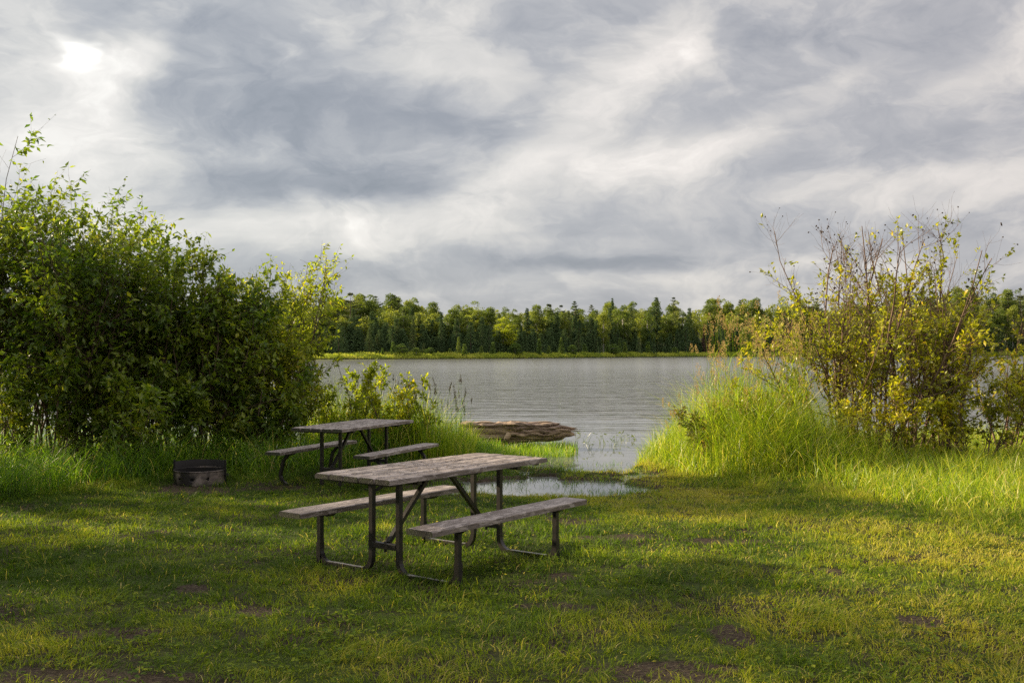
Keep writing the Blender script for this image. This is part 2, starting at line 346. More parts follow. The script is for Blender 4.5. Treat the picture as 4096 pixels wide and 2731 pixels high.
# ------------------------------------------------------------------ world, sun
SUN_AZ, SUN_EL = -66.0, 19.5      # degrees from +Y towards +X; the sun stands low on the left
def build_world():
    w = bpy.data.worlds.new('World'); bpy.context.scene.world = w; w.use_nodes = True
    nt = w.node_tree; nt.nodes.clear()
    out = nt.nodes.new('ShaderNodeOutputWorld'); bg = nt.nodes.new('ShaderNodeBackground')
    sky = nt.nodes.new('ShaderNodeTexSky'); sky.sky_type = 'NISHITA'; sky.sun_disc = False
    sky.sun_elevation = R(SUN_EL); sky.sun_rotation = R(SUN_AZ)
    tc = N(nt, 'ShaderNodeTexCoord'); d = tc.outputs['Generated']
    sp = N(nt, 'ShaderNodeSeparateXYZ'); L(nt, d, sp.inputs[0])
    x, y, z = sp.outputs
    az = math_(nt, 'ARCTAN2', x, y); el = math_(nt, 'ARCSINE', z)
    A = N(nt, 'ShaderNodeCombineXYZ'); L(nt, az, A.inputs[0]); L(nt, el, A.inputs[1])
    # wind-drawn clouds: noise warps the directions before the large masses are laid out
    w1 = noise(nt, mapping(nt, A.outputs[0], rot=(0, 0, R(-22)), scale=(3.2, 7.5, 1)), 1.0, 5, .58)
    ws = N(nt, 'ShaderNodeVectorMath', operation='SUBTRACT'); L(nt, w1.outputs['Color'], ws.inputs[0]); ws.inputs[1].default_value = (.5, .5, .5)
    wm = N(nt, 'ShaderNodeVectorMath', operation='MULTIPLY'); L(nt, ws.outputs[0], wm.inputs[0]); wm.inputs[1].default_value = (.20, .10, 0)
    wa = N(nt, 'ShaderNodeVectorMath', operation='ADD'); L(nt, A.outputs[0], wa.inputs[0]); L(nt, wm.outputs[0], wa.inputs[1])
    V = wa.outputs[0]
    blobs = [  # middle and half-sizes in 2352-wide picture units turned into angles; tilt; strength
        (128, 150, 90, 85, 0, .18), (215, 150, 60, 30, -20, .25), (300, 150, 170, 75, 48, .42), (60, 250, 330, 240, 0, .30), (180, 430, 330, 220, 0, .22),
        (560, 545, 620, 90, 3, .38), (820, 515, 420, 60, 2, .07), (1521, 85, 130, 80, 50, .36), (1430, 200, 330, 120, 40, .26),
        (1250, 320, 330, 95, 45, .26), (1400, 385, 400, 80, 10, .30), (1700, 340, 420, 60, 30, .15), (1890, 225, 200, 50, 25, .18),
        (2290, 150, 330, 70, 25, .34), (2130, 435, 330, 60, 3, .24), (990, 155, 260, 70, 0, .32), (800, 40, 240, 70, 10, .22), (632, 122, 50, 30, -20, .3),
        (1250, 490, 480, 80, 5, .14), (1330, 640, 500, 26, 3, .14), (1000, 60, 200, 70, 20, .2),
        (340, 50, 210, 80, 10, -.16), (560, 170, 300, 170, 20, -.22), (790, 300, 620, 190, 8, -.26), (800, 425, 440, 75, 0, -.40),
        (500, 455, 330, 80, 0, -.20), (1480, 545, 520, 60, 3, -.26), (1330, 588, 260, 30, 2, -.24), (2030, 330, 520, 90, 12, -.26), (2190, 70, 400, 120, 18, -.30),
        (1700, 150, 330, 110, 20, -.16), (2230, 525, 330, 55, 3, -.2), (760, 610, 520, 50, 2, -.22), (1176, 690, 2200, 60, 0, -.12)]
    tot = None
    k = 2393.0
    for cx, cy, sx, sy, rt, am in blobs:
        tx = (cx - 1176) / k; ty = (807 - cy) / k
        a0 = math.atan(tx); e0 = math.atan(ty * math.cos(a0))
        mp = mapping(nt, V, loc=(a0, e0, 0), rot=(0, 0, R(rt)), scale=(sx * 1.25 / k, sy * 1.35 / k, 1), t='TEXTURE')
        gr = N(nt, 'ShaderNodeTexGradient', gradient_type='SPHERICAL'); L(nt, mp, gr.inputs[0])
        sm = N(nt, 'ShaderNodeMapRange', interpolation_type='SMOOTHSTEP'); L(nt, gr.outputs['Fac'], sm.inputs[0])
        sm.inputs[3].default_value = 0; sm.inputs[4].default_value = am
        tot = sm.outputs[0] if tot is None else math_(nt, 'ADD', tot, sm.outputs[0])
    # cloud texture on a high flat layer so that it tightens towards the horizon
    zz = math_(nt, 'ADD', math_(nt, 'MAXIMUM', z, 0.0), .16)
    pl = N(nt, 'ShaderNodeCombineXYZ'); L(nt, math_(nt, 'DIVIDE', x, zz), pl.inputs[0]); L(nt, math_(nt, 'DIVIDE', y, zz), pl.inputs[1])
    n1 = noise(nt, mapping(nt, pl.outputs[0], rot=(0, 0, R(-38)), scale=(.55, 1.5, 1)), 1.3, 8, .55, .5)
    n2 = noise(nt, mapping(nt, V, rot=(0, 0, R(-25)), scale=(5.5, 8.5, 1)), 1.6, 10, .62, .6)
    tot = math_(nt, 'ADD', tot, math_(nt, 'MULTIPLY', math_(nt, 'SUBTRACT', n1.outputs['Fac'], .5), .40))
    tot = math_(nt, 'ADD', tot, math_(nt, 'MULTIPLY', math_(nt, 'SUBTRACT', n2.outputs['Fac'], .5), .62))
    n3 = noise(nt, mapping(nt, V, rot=(0, 0, R(-30)), scale=(9, 14, 1)), 1.5, 9, .6, .9)
    n4 = noise(nt, mapping(nt, A.outputs[0], rot=(0, 0, R(-35)), scale=(3.6, 6, 1)), 1.2, 3, .5, .4)
    n4r = N(nt, 'ShaderNodeMapRange'); L(nt, n4.outputs['Fac'], n4r.inputs[0]); n4r.inputs[1].default_value = .35; n4r.inputs[2].default_value = .65; n4r.inputs[3].default_value = .25; n4r.inputs[4].default_value = 1.05
    tot = math_(nt, 'ADD', tot, math_(nt, 'MULTIPLY', math_(nt, 'SUBTRACT', n3.outputs['Fac'], .5), n4r.outputs[0]))
    n5 = noise(nt, mapping(nt, V, loc=(3, 1, 0), rot=(0, 0, R(-28)), scale=(6.5, 12, 1)), 1.3, 12, .6, .35)
    e5 = N(nt, 'ShaderNodeMapRange', interpolation_type='SMOOTHSTEP'); L(nt, n5.outputs['Fac'], e5.inputs[0]); e5.inputs[1].default_value = .42; e5.inputs[2].default_value = .60; e5.inputs[3].default_value = -.09; e5.inputs[4].default_value = .10
    tot = math_(nt, 'ADD', tot, e5.outputs[0])
    b = math_(nt, 'ADD', math_(nt, 'MULTIPLY', tot, .88), .59)
    S = 1.0
    cr = ramp(nt, math_(nt, 'MULTIPLY', b, .8, True), [(0, (.158, .175, .200)), (.2, (.205, .219, .245)), (.4, (.288, .297, .312)), (.6, (.41, .407, .395)), (.8, (.52, .505, .48)), (1, (.66, .645, .61))])
    tint = N(nt, 'ShaderNodeMapRange'); L(nt, az, tint.inputs[0]); tint.inputs[1].default_value = -.25; tint.inputs[2].default_value = .5
    c = mixc(nt, tint.outputs[0], cr.outputs[0], mixc(nt, 1.0, cr.outputs[0], (1.04, .985, .975), 'MULTIPLY'))
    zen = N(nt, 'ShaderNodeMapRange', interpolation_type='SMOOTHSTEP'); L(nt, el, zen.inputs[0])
    zen.inputs[1].default_value = R(19); zen.inputs[2].default_value = R(55); zen.inputs[3].default_value = 6.2; zen.inputs[4].default_value = 13.5  # sky above the view brightened to lift the ambient light
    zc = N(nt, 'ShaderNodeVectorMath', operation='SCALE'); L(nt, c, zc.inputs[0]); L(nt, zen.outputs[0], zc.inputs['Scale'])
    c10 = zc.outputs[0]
    sm = mapping(nt, V, loc=(math.atan(-1050 / k), math.atan(655 / k * .92), 0), rot=(0, 0, R(-15)), scale=(58 / k, 50 / k, 1), t='TEXTURE')
    gs = N(nt, 'ShaderNodeTexGradient', gradient_type='SPHERICAL'); L(nt, sm, gs.inputs[0])
    c10 = mixc(nt, math_(nt, 'POWER', gs.outputs['Fac'], 2.4), c10, (8.5, 8.3, 7.7))
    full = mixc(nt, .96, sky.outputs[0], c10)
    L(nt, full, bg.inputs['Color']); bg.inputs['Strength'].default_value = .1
    L(nt, bg.outputs[0], out.inputs[0])
    w.cycles.sampling_method = 'MANUAL'; w.cycles.sample_map_resolution = 512
build_world()
sl = bpy.data.lights.new('sun', 'SUN'); sl.energy = 5.0; sl.angle = R(1.6); sl.color = (1, .82, .54)
so = bpy.data.objects.new('sun', sl); C.objects.link(so)
ce = math.cos(R(SUN_EL)); sd = Vector((math.sin(R(SUN_AZ)) * ce, math.cos(R(SUN_AZ)) * ce, math.sin(R(SUN_EL))))
so.rotation_euler = (-sd).to_track_quat('-Z', 'Y').to_euler(); so.location = (-20, 10, 20)

# ------------------------------------------------------------------ terrain
SH = [(-900, 170), (-200, 205), (-44, 230), (-6, 253), (33, 318), (60, 350), (105, 380), (250, 430), (900, 480)]
SHx = np.array([p[0] for p in SH], float); SHy = np.array([p[1] for p in SH], float)
def far_shore(x): return np.interp(x, SHx, SHy) + 3 * (fbm(np.asarray(x) / 30, 0 * np.asarray(x), 5) - .5)
NX = np.array([-60, -14, -8, -4.5, -2.6, -1.5, -.9, -.45, -.15, .9, 1.75, 2.15, 2.5, 3.2, 4.5, 7, 12, 60])
NY = np.array([24, 20.5, 19.3, 18.7, 18.5, 18.5, 19.4, 18.9, 16.7, 15.9, 15.9, 17.2, 18.6, 19.5, 19.8, 20.2, 21.5, 24])
def near_shore(x): return np.interp(x, NX, NY) + .35 * (fbm(np.asarray(x) * 1.6, 0 * np.asarray(x) + 3, 11) - .5)
PX, PY = at(2130, 1955, WATER)
def puddle(x, y):
    q = ((x - PX - .1) / 1.6) ** 2 + ((y - PY) / .95) ** 2
    return q + 1.6 * (fbm(np.asarray(x) * 2.3, np.asarray(y) * 2.6, 21) - .5)
def ground_z(x, y):
    x = np.asarray(x, float); y = np.asarray(y, float)
    z = -.135 * sstep(9.0, 13.2, y - .25 * np.abs(x - .6) * (np.abs(x - .6) < 20))
    z = z + .035 * (fbm(x * .7, y * .7, 3, 3) - .5) * sstep(40, 20, y)
    z = z + .012 * (fbm(x * 4, y * 4, 9, 3) - .5) * sstep(40, 20, y)
    # left and right banks stand a little higher
    z = z + .06 * sstep(-1.0, -2.5, x) * sstep(12, 14, y) * sstep(60, 20, y) + .07 * sstep(2.6, 3.6, x) * sstep(12, 14, y) * sstep(60, 20, y)
    q = puddle(x, y); z = np.minimum(z, z * (1 - sstep(1.25, .75, q)) - .235 * sstep(1.25, .75, q))
    z = z - .085 * sstep(.47, .60, fbm(x * 2.2 + 5, y * 3.4, 17, 3)) * sstep(-.3, .3, x) * sstep(3.0, 2.2, x) * sstep(14.3, 14.7, y) * sstep(17.5, 16.5, y)
    d = y - near_shore(x)
    z = np.where(y > 10, z - 1.6 * sstep(-.25, 3.5, d) - .05 * sstep(-.5, .1, d), z)
    e = y - far_shore(x)
    zf = WATER + .28 * sstep(-.5, 1.5, e) + .05 * np.clip(e - 12, 0, 60) + 8 * sstep(60, 160, e) * (.6 + .8 * fbm(x / 90, y / 90, 31)) 
    zf = zf + 5 * sstep(90, 170, x) * sstep(30, 90, e)
    z = np.where(e > -.5, zf, np.where(y > 60, np.minimum(z, -1.7), z))
    return z
MUD = [(440, 2525, .26, .05), (360, 2700, .55, .07), (1050, 2440, .12, .05), (2900, 2520, .10, .16), (2620, 2650, .4, .05), (2280, 2070, .22, .16), (2450, 2145, .35, .05),
       (2250, 2300, .10, .05), (3680, 2480, .10, .07), (3330, 2280, .10, .06), (2900, 2160, .4, .05), (130, 2715, .2, .06), (2650, 2690, .25, .06), (2200, 2420, .25, .05), (780, 2350, .12, .05),
       (800, 1932, .62, .3), (1120, 1925, .35, .15)]
def mud(x, y):
    m = np.zeros_like(x)
    for u, v, a, b in MUD:
        px, py = at(u, v); q = np.sqrt(((x - px) / (a * 1.2)) ** 2 + ((y - py + .04) / (b * 1.5 + .06)) ** 2) + 1.7 * (fbm(x * 6, y * 8, 51) - .5)
        m = np.maximum(m, sstep(1.15, .6, q))
    return m
def build_ground():
    def axis(parts):
        return np.unique(np.concatenate([np.arange(a, b, s) for a, b, s in parts]))
    xs = axis([(-1200, -400, 60), (-400, -60, 10), (-60, -12, 3), (-12, 12, .08), (12, 60, 3), (60, 400, 10), (400, 1261, 60)])
    ys = axis([(-60, 2, 4), (2, 24, .08), (24, 60, 3), (60, 160, 12), (160, 520, 2.5), (520, 900, 20), (900, 2001, 100)])
    X, Y = np.meshgrid(xs, ys); Z = ground_z(X, Y)
    Vv = np.stack([X, Y, Z], -1).reshape(-1, 3); nx, ny = len(xs), len(ys)
    i = np.arange(nx - 1)[None] + np.arange(ny - 1)[:, None] * nx
    Fc = np.stack([i, i + 1, i + 1 + nx, i + nx], -1).reshape(-1, 4)
    md = np.where((Y > 3) & (Y < 18) & (np.abs(X) < 12), mud(X, Y), 0) + sstep(1.9, 1.1, puddle(X, Y)) * .8
    o = link('ground', mesh_np('ground', Vv, Fc, M['ground'], {'bare': np.clip(md, 0, 1).ravel()}, smooth=True))
    tag(o, kind='structure')
    ys = [9, 60, 200, 600]; 
    me = mesh_np('lake_water', [(-1000, 9, WATER), (1000, 9, WATER), (1000, 540, WATER), (-1000, 540, WATER)], [[0, 1, 2, 3]], M['water'])
    tag(link('lake_water', me), kind='structure')
build_ground()

# ------------------------------------------------------------------ lawn
rng = np.random.default_rng(3)
LE = lambda pts: (np.array([p[0] for p in pts]), np.array([p[1] for p in pts]))
# front edge (y as a function of x) of the tall growth, from points of the photograph
def edge(pts, z=-.05):
    P = sorted(at(u, v, z) for u, v in pts); return np.array([p[0] for p in P]), np.array([p[1] for p in P])
eL = edge([(-600, 2080), (-200, 2060), (0, 2030), (250, 1985), (500, 1945), (650, 1925), (760, 1905), (900, 1905), (1000, 1915), (1250, 1890), (1500, 1855), (1750, 1812), (1900, 1815), (1990, 1835)], -.07)
eR = edge([(2560, 1845), (2640, 1870), (2800, 1900), (3000, 1925), (3300, 1955), (3500, 2010), (3700, 2075), (4000, 2120), (4400, 2150), (5200, 2180)], -.07)
def tall_front(x):
    x = np.asarray(x, float)
    w = .5 * (fbm(x * 1.3, x * 0 + 7, 41) - .5) * 1.4
    l = np.interp(x, eL[0], eL[1]) + w; r = np.interp(x, eR[0], eR[1]) + w
    return np.where(x < eL[0][-1], l, np.where(x > eR[0][0], r, 99.0))
def build_lawn():
    parts = []
    bands = [(4.3, 6.5, 4600, .0056), (6.5, 8.5, 3700, .0064), (8.5, 11, 2900, .0074), (11, 13.5, 2200, .0082), (13.5, 16.6, 1700, .0085)]
    for y0, y1, dens, w in bands:
        xw = .52 * y1 + 1.2
        n = int(dens * 2 * xw * (y1 - y0))
        x = rng.uniform(-xw, xw, n); y = rng.uniform(y0, y1, n)
        keep = (y < tall_front(x) + 1.0) & (np.abs(x) < .52 * y + 1.4)
        md = mud(x, y)
        clump = fbm(x * 3.1, y * 3.1, 61, 3); cl2 = fbm(x * 11, y * 11, 63, 2)
        keep &= rng.random(n) < (1 - .91 * md) * np.clip(.35 + 1.5 * (cl2 - .25), .3, 1)
        gz = ground_z(x, y)
        keep &= (gz > WATER + .006) | ((gz > WATER - .03) & (rng.random(n) < .30)) | (rng.random(n) < .05)
        keep &= y < near_shore(x) + .25
        x, y, clump, cl2, gz = x[keep], y[keep], clump[keep], cl2[keep], gz[keep]
        n = len(x)
        big = sstep(.55, .75, fbm(x * 1.6, y * 1.6, 65, 3))
        h = (.024 + .048 * clump ** 1.3 + .026 * (cl2 - .4) + .055 * big * rng.random(n)) * rng.uniform(.5, 1.5, n); h = np.maximum(h, .015)
        h *= 1 + .7 * sstep(12.3, 14.5, y) * rng.random(n) * (puddle(x, y) > 1.6)
        # the fringe in front of the tall growth is not mown as short
        h *= 1 + 1.6 * sstep(1.3, 0, tall_front(x) - y) * rng.random(n)
        patch = fbm(x * .55 + 3, y * .55, 71, 3); p2 = fbm(x * 2.6, y * 2.6, 73, 3)
        tint = .31 + 1.15 * (patch - .5) + .75 * (p2 - .5) + rng.normal(0, .13, n) + .13 * sstep(-1.5, 3, x) - .10 * sstep(9.5, 12.5, y) * (x < 0)
        dry = rng.random(n) < (.03 + .08 * sstep(.5, .7, patch) + .05 * (x > 1)); tint = np.where(dry, rng.uniform(.8, 1, n), np.clip(tint, .02, .8))
        P = np.stack([x, y, gz - .004], 1)
        az = 12 * fbm(x * 5, y * 5, 67, 2) + rng.normal(0, .9, n)
        V_, F_, r_, t_ = blades(P, h, w * rng.uniform(.5, 1.3, n), az, rng.uniform(.2, 1.9, n), 3, rnd=tint, face=rng.uniform(0, 2 * np.pi, n))
        parts.append((V_, F_, r_))
    V_, F_, r_ = merge(parts)
    print('lawn tris', len(F_))
    o = link('grass', mesh_np('grass', V_, F_, M['lawn'], {'rnd': r_}))
    tag(o, 'short mown lawn, green mixed with dry yellow blades, around the picnic tables', 'grass', kind='stuff')
build_lawn()

def build_weeds():
    n = 2600; y = 4.6 + 8.5 * rng.random(n) ** 1.3; x = rng.uniform(-1, 1, n) * (.52 * y + 1); ok = (y < tall_front(x)) & (fbm(x * 1.1, y * 1.1, 99, 3) > .47) & (ground_z(x, y) > WATER + .03)
    x, y = x[ok], y[ok]; n = len(x); q = 6; k = np.repeat(np.arange(n), q); a = rng.uniform(0, 6.28, n * q)
    P = np.stack([x[k] + rng.normal(0, .018, n * q), y[k] + rng.normal(0, .018, n * q), ground_z(x, y)[k] + rng.uniform(.015, .05, n * q)], 1)
    V1 = leaves(P, np.stack([np.cos(a), np.sin(a), rng.uniform(-.1, .5, n * q)], 1), rng.uniform(.016, .04, n * q), rng, wid=.75, flat=.85, rnd=rng.uniform(.05, .6, n * q))
    m = 420; y = 4.6 + 8.5 * rng.random(m) ** 1.2; x = rng.uniform(-1, 1, m) * (.52 * y + 1); a = rng.uniform(0, 6.28, m)
    P = np.stack([x, y, ground_z(x, y) + rng.uniform(.02, .045, m)], 1)
    V2 = leaves(P, np.stack([np.cos(a), np.sin(a), rng.uniform(-.3, .3, m)], 1), rng.uniform(.014, .036, m), rng, wid=.4, flat=.6, rnd=rng.uniform(.82, 1, m))
    V_, F_, r_ = merge([V1, V2])
    tag(link('lawn_weeds', mesh_np('lawn_weeds', V_, F_, M['lawn'], {'rnd': r_})), 'small broad-leaved weeds and dry leaf litter scattered through the lawn', 'weeds', kind='stuff')
build_weeds()
# ------------------------------------------------------------------ tall grass
def tall_patch(name, label, n, xr, yr, hfun, mat, keepf, wr=(.006, .011), bend=(.3, 1.3), segs=4, tint=(.35, .2), cat='grass', tuft=.12):
    nt_ = max(1, n // 14)
    tx = rng.uniform(*xr, nt_); ty = rng.uniform(*yr, nt_)
    k = rng.integers(0, nt_, n)
    x = tx[k] + rng.normal(0, tuft, n); y = ty[k] + rng.normal(0, tuft, n)
    kp = keepf(x, y); x, y, k = x[kp], y[kp], k[kp]; m = len(x)
    hh = rng.uniform(.75, 1.15, nt_)
    h = hfun(x, y) * hh[k] * rng.uniform(.5, 1.1, m)
    td = rng.uniform(0, 2 * np.pi, nt_)
    az = rng.uniform(0, 2 * np.pi, m)
    rn = np.clip(tint[0] + rng.normal(0, tint[1], m) + rng.normal(0, .1, nt_)[k], 0, .93)
    rn = np.where(rng.random(m) < .04, 1.0, rn)
    P = np.stack([x, y, np.maximum(ground_z(x, y), WATER - .02) - .01], 1)
    V_, F_, r_, _ = blades(P, h, rng.uniform(*wr, m), az, rng.uniform(*bend, m), segs, rnd=rn, face=rng.uniform(0, 2 * np.pi, m))
    o = link(name, mesh_np(name, V_, F_, mat, {'rnd': r_})); print(name, len(F_))
    return tag(o, label, cat, kind='stuff')
def kL(x, y): return (rng.random(len(x)) < 1 - .75 * sstep(1.9, 2.6, y - tall_front(x)) * (x < -2.6)) & (rng.random(len(x)) < .25 + .75 * sstep(0, .9, y - tall_front(x))) & (y > tall_front(x) - .2) & (y < near_shore(x) + .1) & (x < eL[0][-1])
def hL(x, y):
    e = y - tall_front(x)
    cap = top_z(np.interp(x / y * F + CX, [1200, 1500, 1700, 1790, 1850, 1950, 2100], [1500, 1540, 1560, 1620, 1690, 1740, 1765]), y) - ground_z(x, y)
    return np.minimum(cap * 1.0, (.16 + .70 * sstep(-.1, .9, e)) * (.7 + .6 * fbm(x * 1.1, y * 1.1, 81)) * (1 + .28 * sstep(-3.2, -1.8, x)))
tall_patch('tall_grass', 'tall arching green grass along the left bank behind the fire ring and far table', 76000, (-10.5, .3), (9.5, 19.5), hL, M['tall'], kL, tint=(.38, .2))
def kB(x, y): return (y > 16.6) & (y < near_shore(x) + .2) & (x > X_at(1230, y)) & (x < X_at(1900, y))
def hB(x, y):
    cap = top_z(np.interp(x / y * F + CX, [1230, 1400, 1600, 1750, 1800, 1900], [1500, 1490, 1510, 1540, 1600, 1680]), y) - ground_z(x, y)
    return cap * (.6 + .6 * fbm(x * 2.4, y * 2.4, 85))
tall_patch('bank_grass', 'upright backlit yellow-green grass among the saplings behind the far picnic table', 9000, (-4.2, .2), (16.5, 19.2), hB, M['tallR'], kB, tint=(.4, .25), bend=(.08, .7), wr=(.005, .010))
def kR(x, y): return (rng.random(len(x)) < .18 + .82 * sstep(0, 1.6, y - tall_front(x))) & (y > tall_front(x) - .3) & (y < near_shore(x) + .2) & (x > eR[0][0])
def hR(x, y):
    e = y - tall_front(x)
    base = (.10 + .36 * sstep(-.2, 2.2, e)) * (.55 + .9 * fbm(x * 1.2, y * 1.2, 83))
    return base + (.55 + .5 * sstep(2.7, 3.6, x)) * sstep(13.9, 15.0, y) * sstep(5.8, 4.2, x) * sstep(2.3, 3.4, x) * (.55 + .9 * fbm(x * 2.2, y * 2.2, 87, 3))
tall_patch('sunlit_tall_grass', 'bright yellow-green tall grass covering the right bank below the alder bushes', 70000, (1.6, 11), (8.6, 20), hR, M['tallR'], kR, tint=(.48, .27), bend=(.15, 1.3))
# reeds standing in the water right of the log, and the fringe of the bay
def kreed(x, y): return (x > X_at(1800, y)) & (x < X_at(2300, y) + .05 * np.sin(y * 9)) & (y < 20.2) & (y > 17.4 + .5 * np.clip(x, 0, 2))
tall_patch('reeds', 'upright reeds standing in the shallow water beneath the driftwood log', 6500, (-1.2, 1.4), (17.3, 20.3), lambda x, y: .19 + .10 * fbm(x * 3, y * 3, 5) + .08 * (x < -.2), M['tall'], kreed, wr=(.005, .009), bend=(.05, .5), segs=3, tint=(.55, .2), cat='reeds', tuft=.07)
def build_stalks():
    # flowering grass stalks with tan panicles on the right bank, a few on the left
    parts_s, parts_h = [], []
    def stalks(n, u0, u1, Y0, Y1, v0, v1, spread=.05, hd=.2):
        Y = rng.uniform(Y0, Y1, n); u = rng.uniform(u0, u1, n); x = (u - CX) / F * Y
        gz = ground_z(x, Y); tz = CH + (HZ - rng.uniform(v0, v1, n)) / F * Y; h = np.maximum(.4, tz - gz)
        K = 7; t = np.linspace(0, 1, K)
        a = rng.uniform(0, 2 * np.pi, n); b = rng.uniform(.02, .16, n) * h
        P = np.stack([x[:, None] + np.cos(a)[:, None] * b[:, None] * t ** 2.2, Y[:, None] + np.sin(a)[:, None] * b[:, None] * t ** 2.2, gz[:, None] + h[:, None] * t], -1)
        r = np.repeat((.0030 * (1 - .6 * t))[None], n, 0)
        Vt, Ft = tubes(P, r, 3); Ft = np.concatenate([Ft[:, [0, 1, 2]], Ft[:, [0, 2, 3]]])
        parts_s.append((Vt, Ft, np.full(len(Vt), .6)))
        # long leaves off the stalk
        m = n * 4; k = np.repeat(np.arange(n), 4); tt = rng.uniform(.15, .7, m); idx = (tt * (K - 1)).astype(int)
        Pb = P[k, idx]; Vb, Fb, rb, _ = blades(Pb, h[k] * .28, rng.uniform(.006, .01, m), rng.uniform(0, 6.28, m), rng.uniform(.6, 1.5, m), 3, rnd=rng.uniform(.2, .8, m), face=rng.uniform(0, 6.28, m))
        parts_s.append((Vb, Fb, rb))
        # panicle
        q = 46; k = np.repeat(np.arange(n), q); tt = rng.uniform(0, 1, n * q)
        H = hd * rng.uniform(.6, 1.15, n)
        tip = P[:, -1]; dn = P[:, -1] - P[:, -2]; dn /= np.linalg.norm(dn, axis=1, keepdims=True)
        c = tip[k] - dn[k] * (H[k] * (tt - .1))[:, None]
        sp = spread * rng.uniform(.5, 1.1, n)[k] * (np.sin(np.pi * np.clip(tt, .05, 1) * .8) * .9 + .12)
        ang = rng.uniform(0, 6.28, n * q); rr = sp * np.sqrt(rng.random(n * q))
        c = c + np.stack([np.cos(ang) * rr, np.sin(ang) * rr, 0 * rr], 1)
        D = np.stack([np.cos(ang) * .6, np.sin(ang) * .6, np.full(n * q, 1.)], 1)
        Vl, Fl, rl = leaves(c, D, rng.uniform(.012, .026, n * q), rng, wid=.4, flat=.3, rnd=np.repeat(rng.random(n), q) * .6 + rng.random(n * q) * .4)
        parts_h.append((Vl, Fl, rl))
    stalks(150, 2830, 3240, 14.4, 15.8, 1250, 1600, .045, .24)
    stalks(26, 2780, 3000, 15, 16.5, 1360, 1620, .035, .18)
    stalks(7, 2810, 3150, 15, 16, 1130, 1330, .035, .2)
    stalks(7, 2660, 2760, 15.5, 16.2, 1560, 1700, .02, .14)
    V_, F_, r_ = merge(parts_s); me = mesh_np('flowering_grass', V_, F_, M['tallR'], {'rnd': r_})
    o = link('flowering_grass', me); tag(o, 'tall grass stalks with tan feathery seed heads at the left foot of the alders', 'grass', kind='stuff')
    V_, F_, r_ = merge(parts_h); link('seed_heads', mesh_np('seed_heads', V_, F_, M['seed'], {'rnd': r_}), o)
    parts_s.clear(); parts_h.clear()
    stalks(46, 1560, 1880, 16.6, 18.3, 1500, 1640, .010, .16)
    stalks(9, 1330, 1560, 16.6, 18.0, 1480, 1560, .010, .16)
    V_, F_, r_ = merge(parts_s); o = link('bank_grass_stalks', mesh_np('bank_grass_stalks', V_, F_, M['tall'], {'rnd': r_}))
    tag(o, 'thin nodding grass stalks against the lake left of the log', 'grass', kind='stuff')
    V_, F_, r_ = merge(parts_h); link('seed_heads', mesh_np('bank_seed_heads', V_, F_, M['deadn'], {'rnd': r_ * .4}), o)
build_stalks()

# sparse blades in the puddle and along the bay
def kbay(x, y): return (ground_z(x, y) < WATER + .02) & (y < near_shore(x) + .9) & (puddle(x, y) > .05) & (fbm(x * 2.3, y * 3, 15) > .50 - .12 * sstep(.6, 1.8, x))
tall_patch('shore_grass', 'thin sparse grass blades poking out of the puddle and bay edge', 9000, (-1.2, 3.0), (12.6, 16.9), lambda x, y: .10 + .10 * fbm(x * 3, y * 3, 7), M['tall'], kbay, wr=(.004, .007), bend=(.2, 1.4), segs=3, tint=(.35, .2), tuft=.10)

# ------------------------------------------------------------------ shrubs
def grow(par, prad, n, t0, t1, length, ang, rg, K, up=.25, wob=.1, thick=.6):
    """children of polylines par (N,K0,3)."""
    N0, K0, _ = par.shape
    k = rg.integers(0, N0, n); t = rg.uniform(t0, t1, n) * (K0 - 1); i = np.minimum(t.astype(int), K0 - 2); f = (t - i)[:, None]
    P0 = par[k, i] * (1 - f) + par[k, i + 1] * f
    T = par[k, i + 1] - par[k, i]; T /= np.linalg.norm(T, axis=1, keepdims=True)
    r = rg.normal(size=(n, 3)); S = np.cross(T, r); S /= np.linalg.norm(S, axis=1, keepdims=True)
    a = R(1) * rg.uniform(ang[0], ang[1], n)[:, None]
    D = T * np.cos(a) + S * np.sin(a)
    Ln = length(t / (K0 - 1), n)
    out = [P0]; c = P0.copy(); d = D
    for j in range(K - 1):
        d = d + rg.normal(0, wob, (n, 3)) + np.array([0, 0, up / K]); d /= np.linalg.norm(d, axis=1, keepdims=True)
        c = c + d * (Ln / (K - 1))[:, None]; out.append(c)
    P = np.stack(out, 1)
    r0 = prad[k, i] * thick
    rad = r0[:, None] * np.linspace(1, .35, K)[None]
    return P, rad
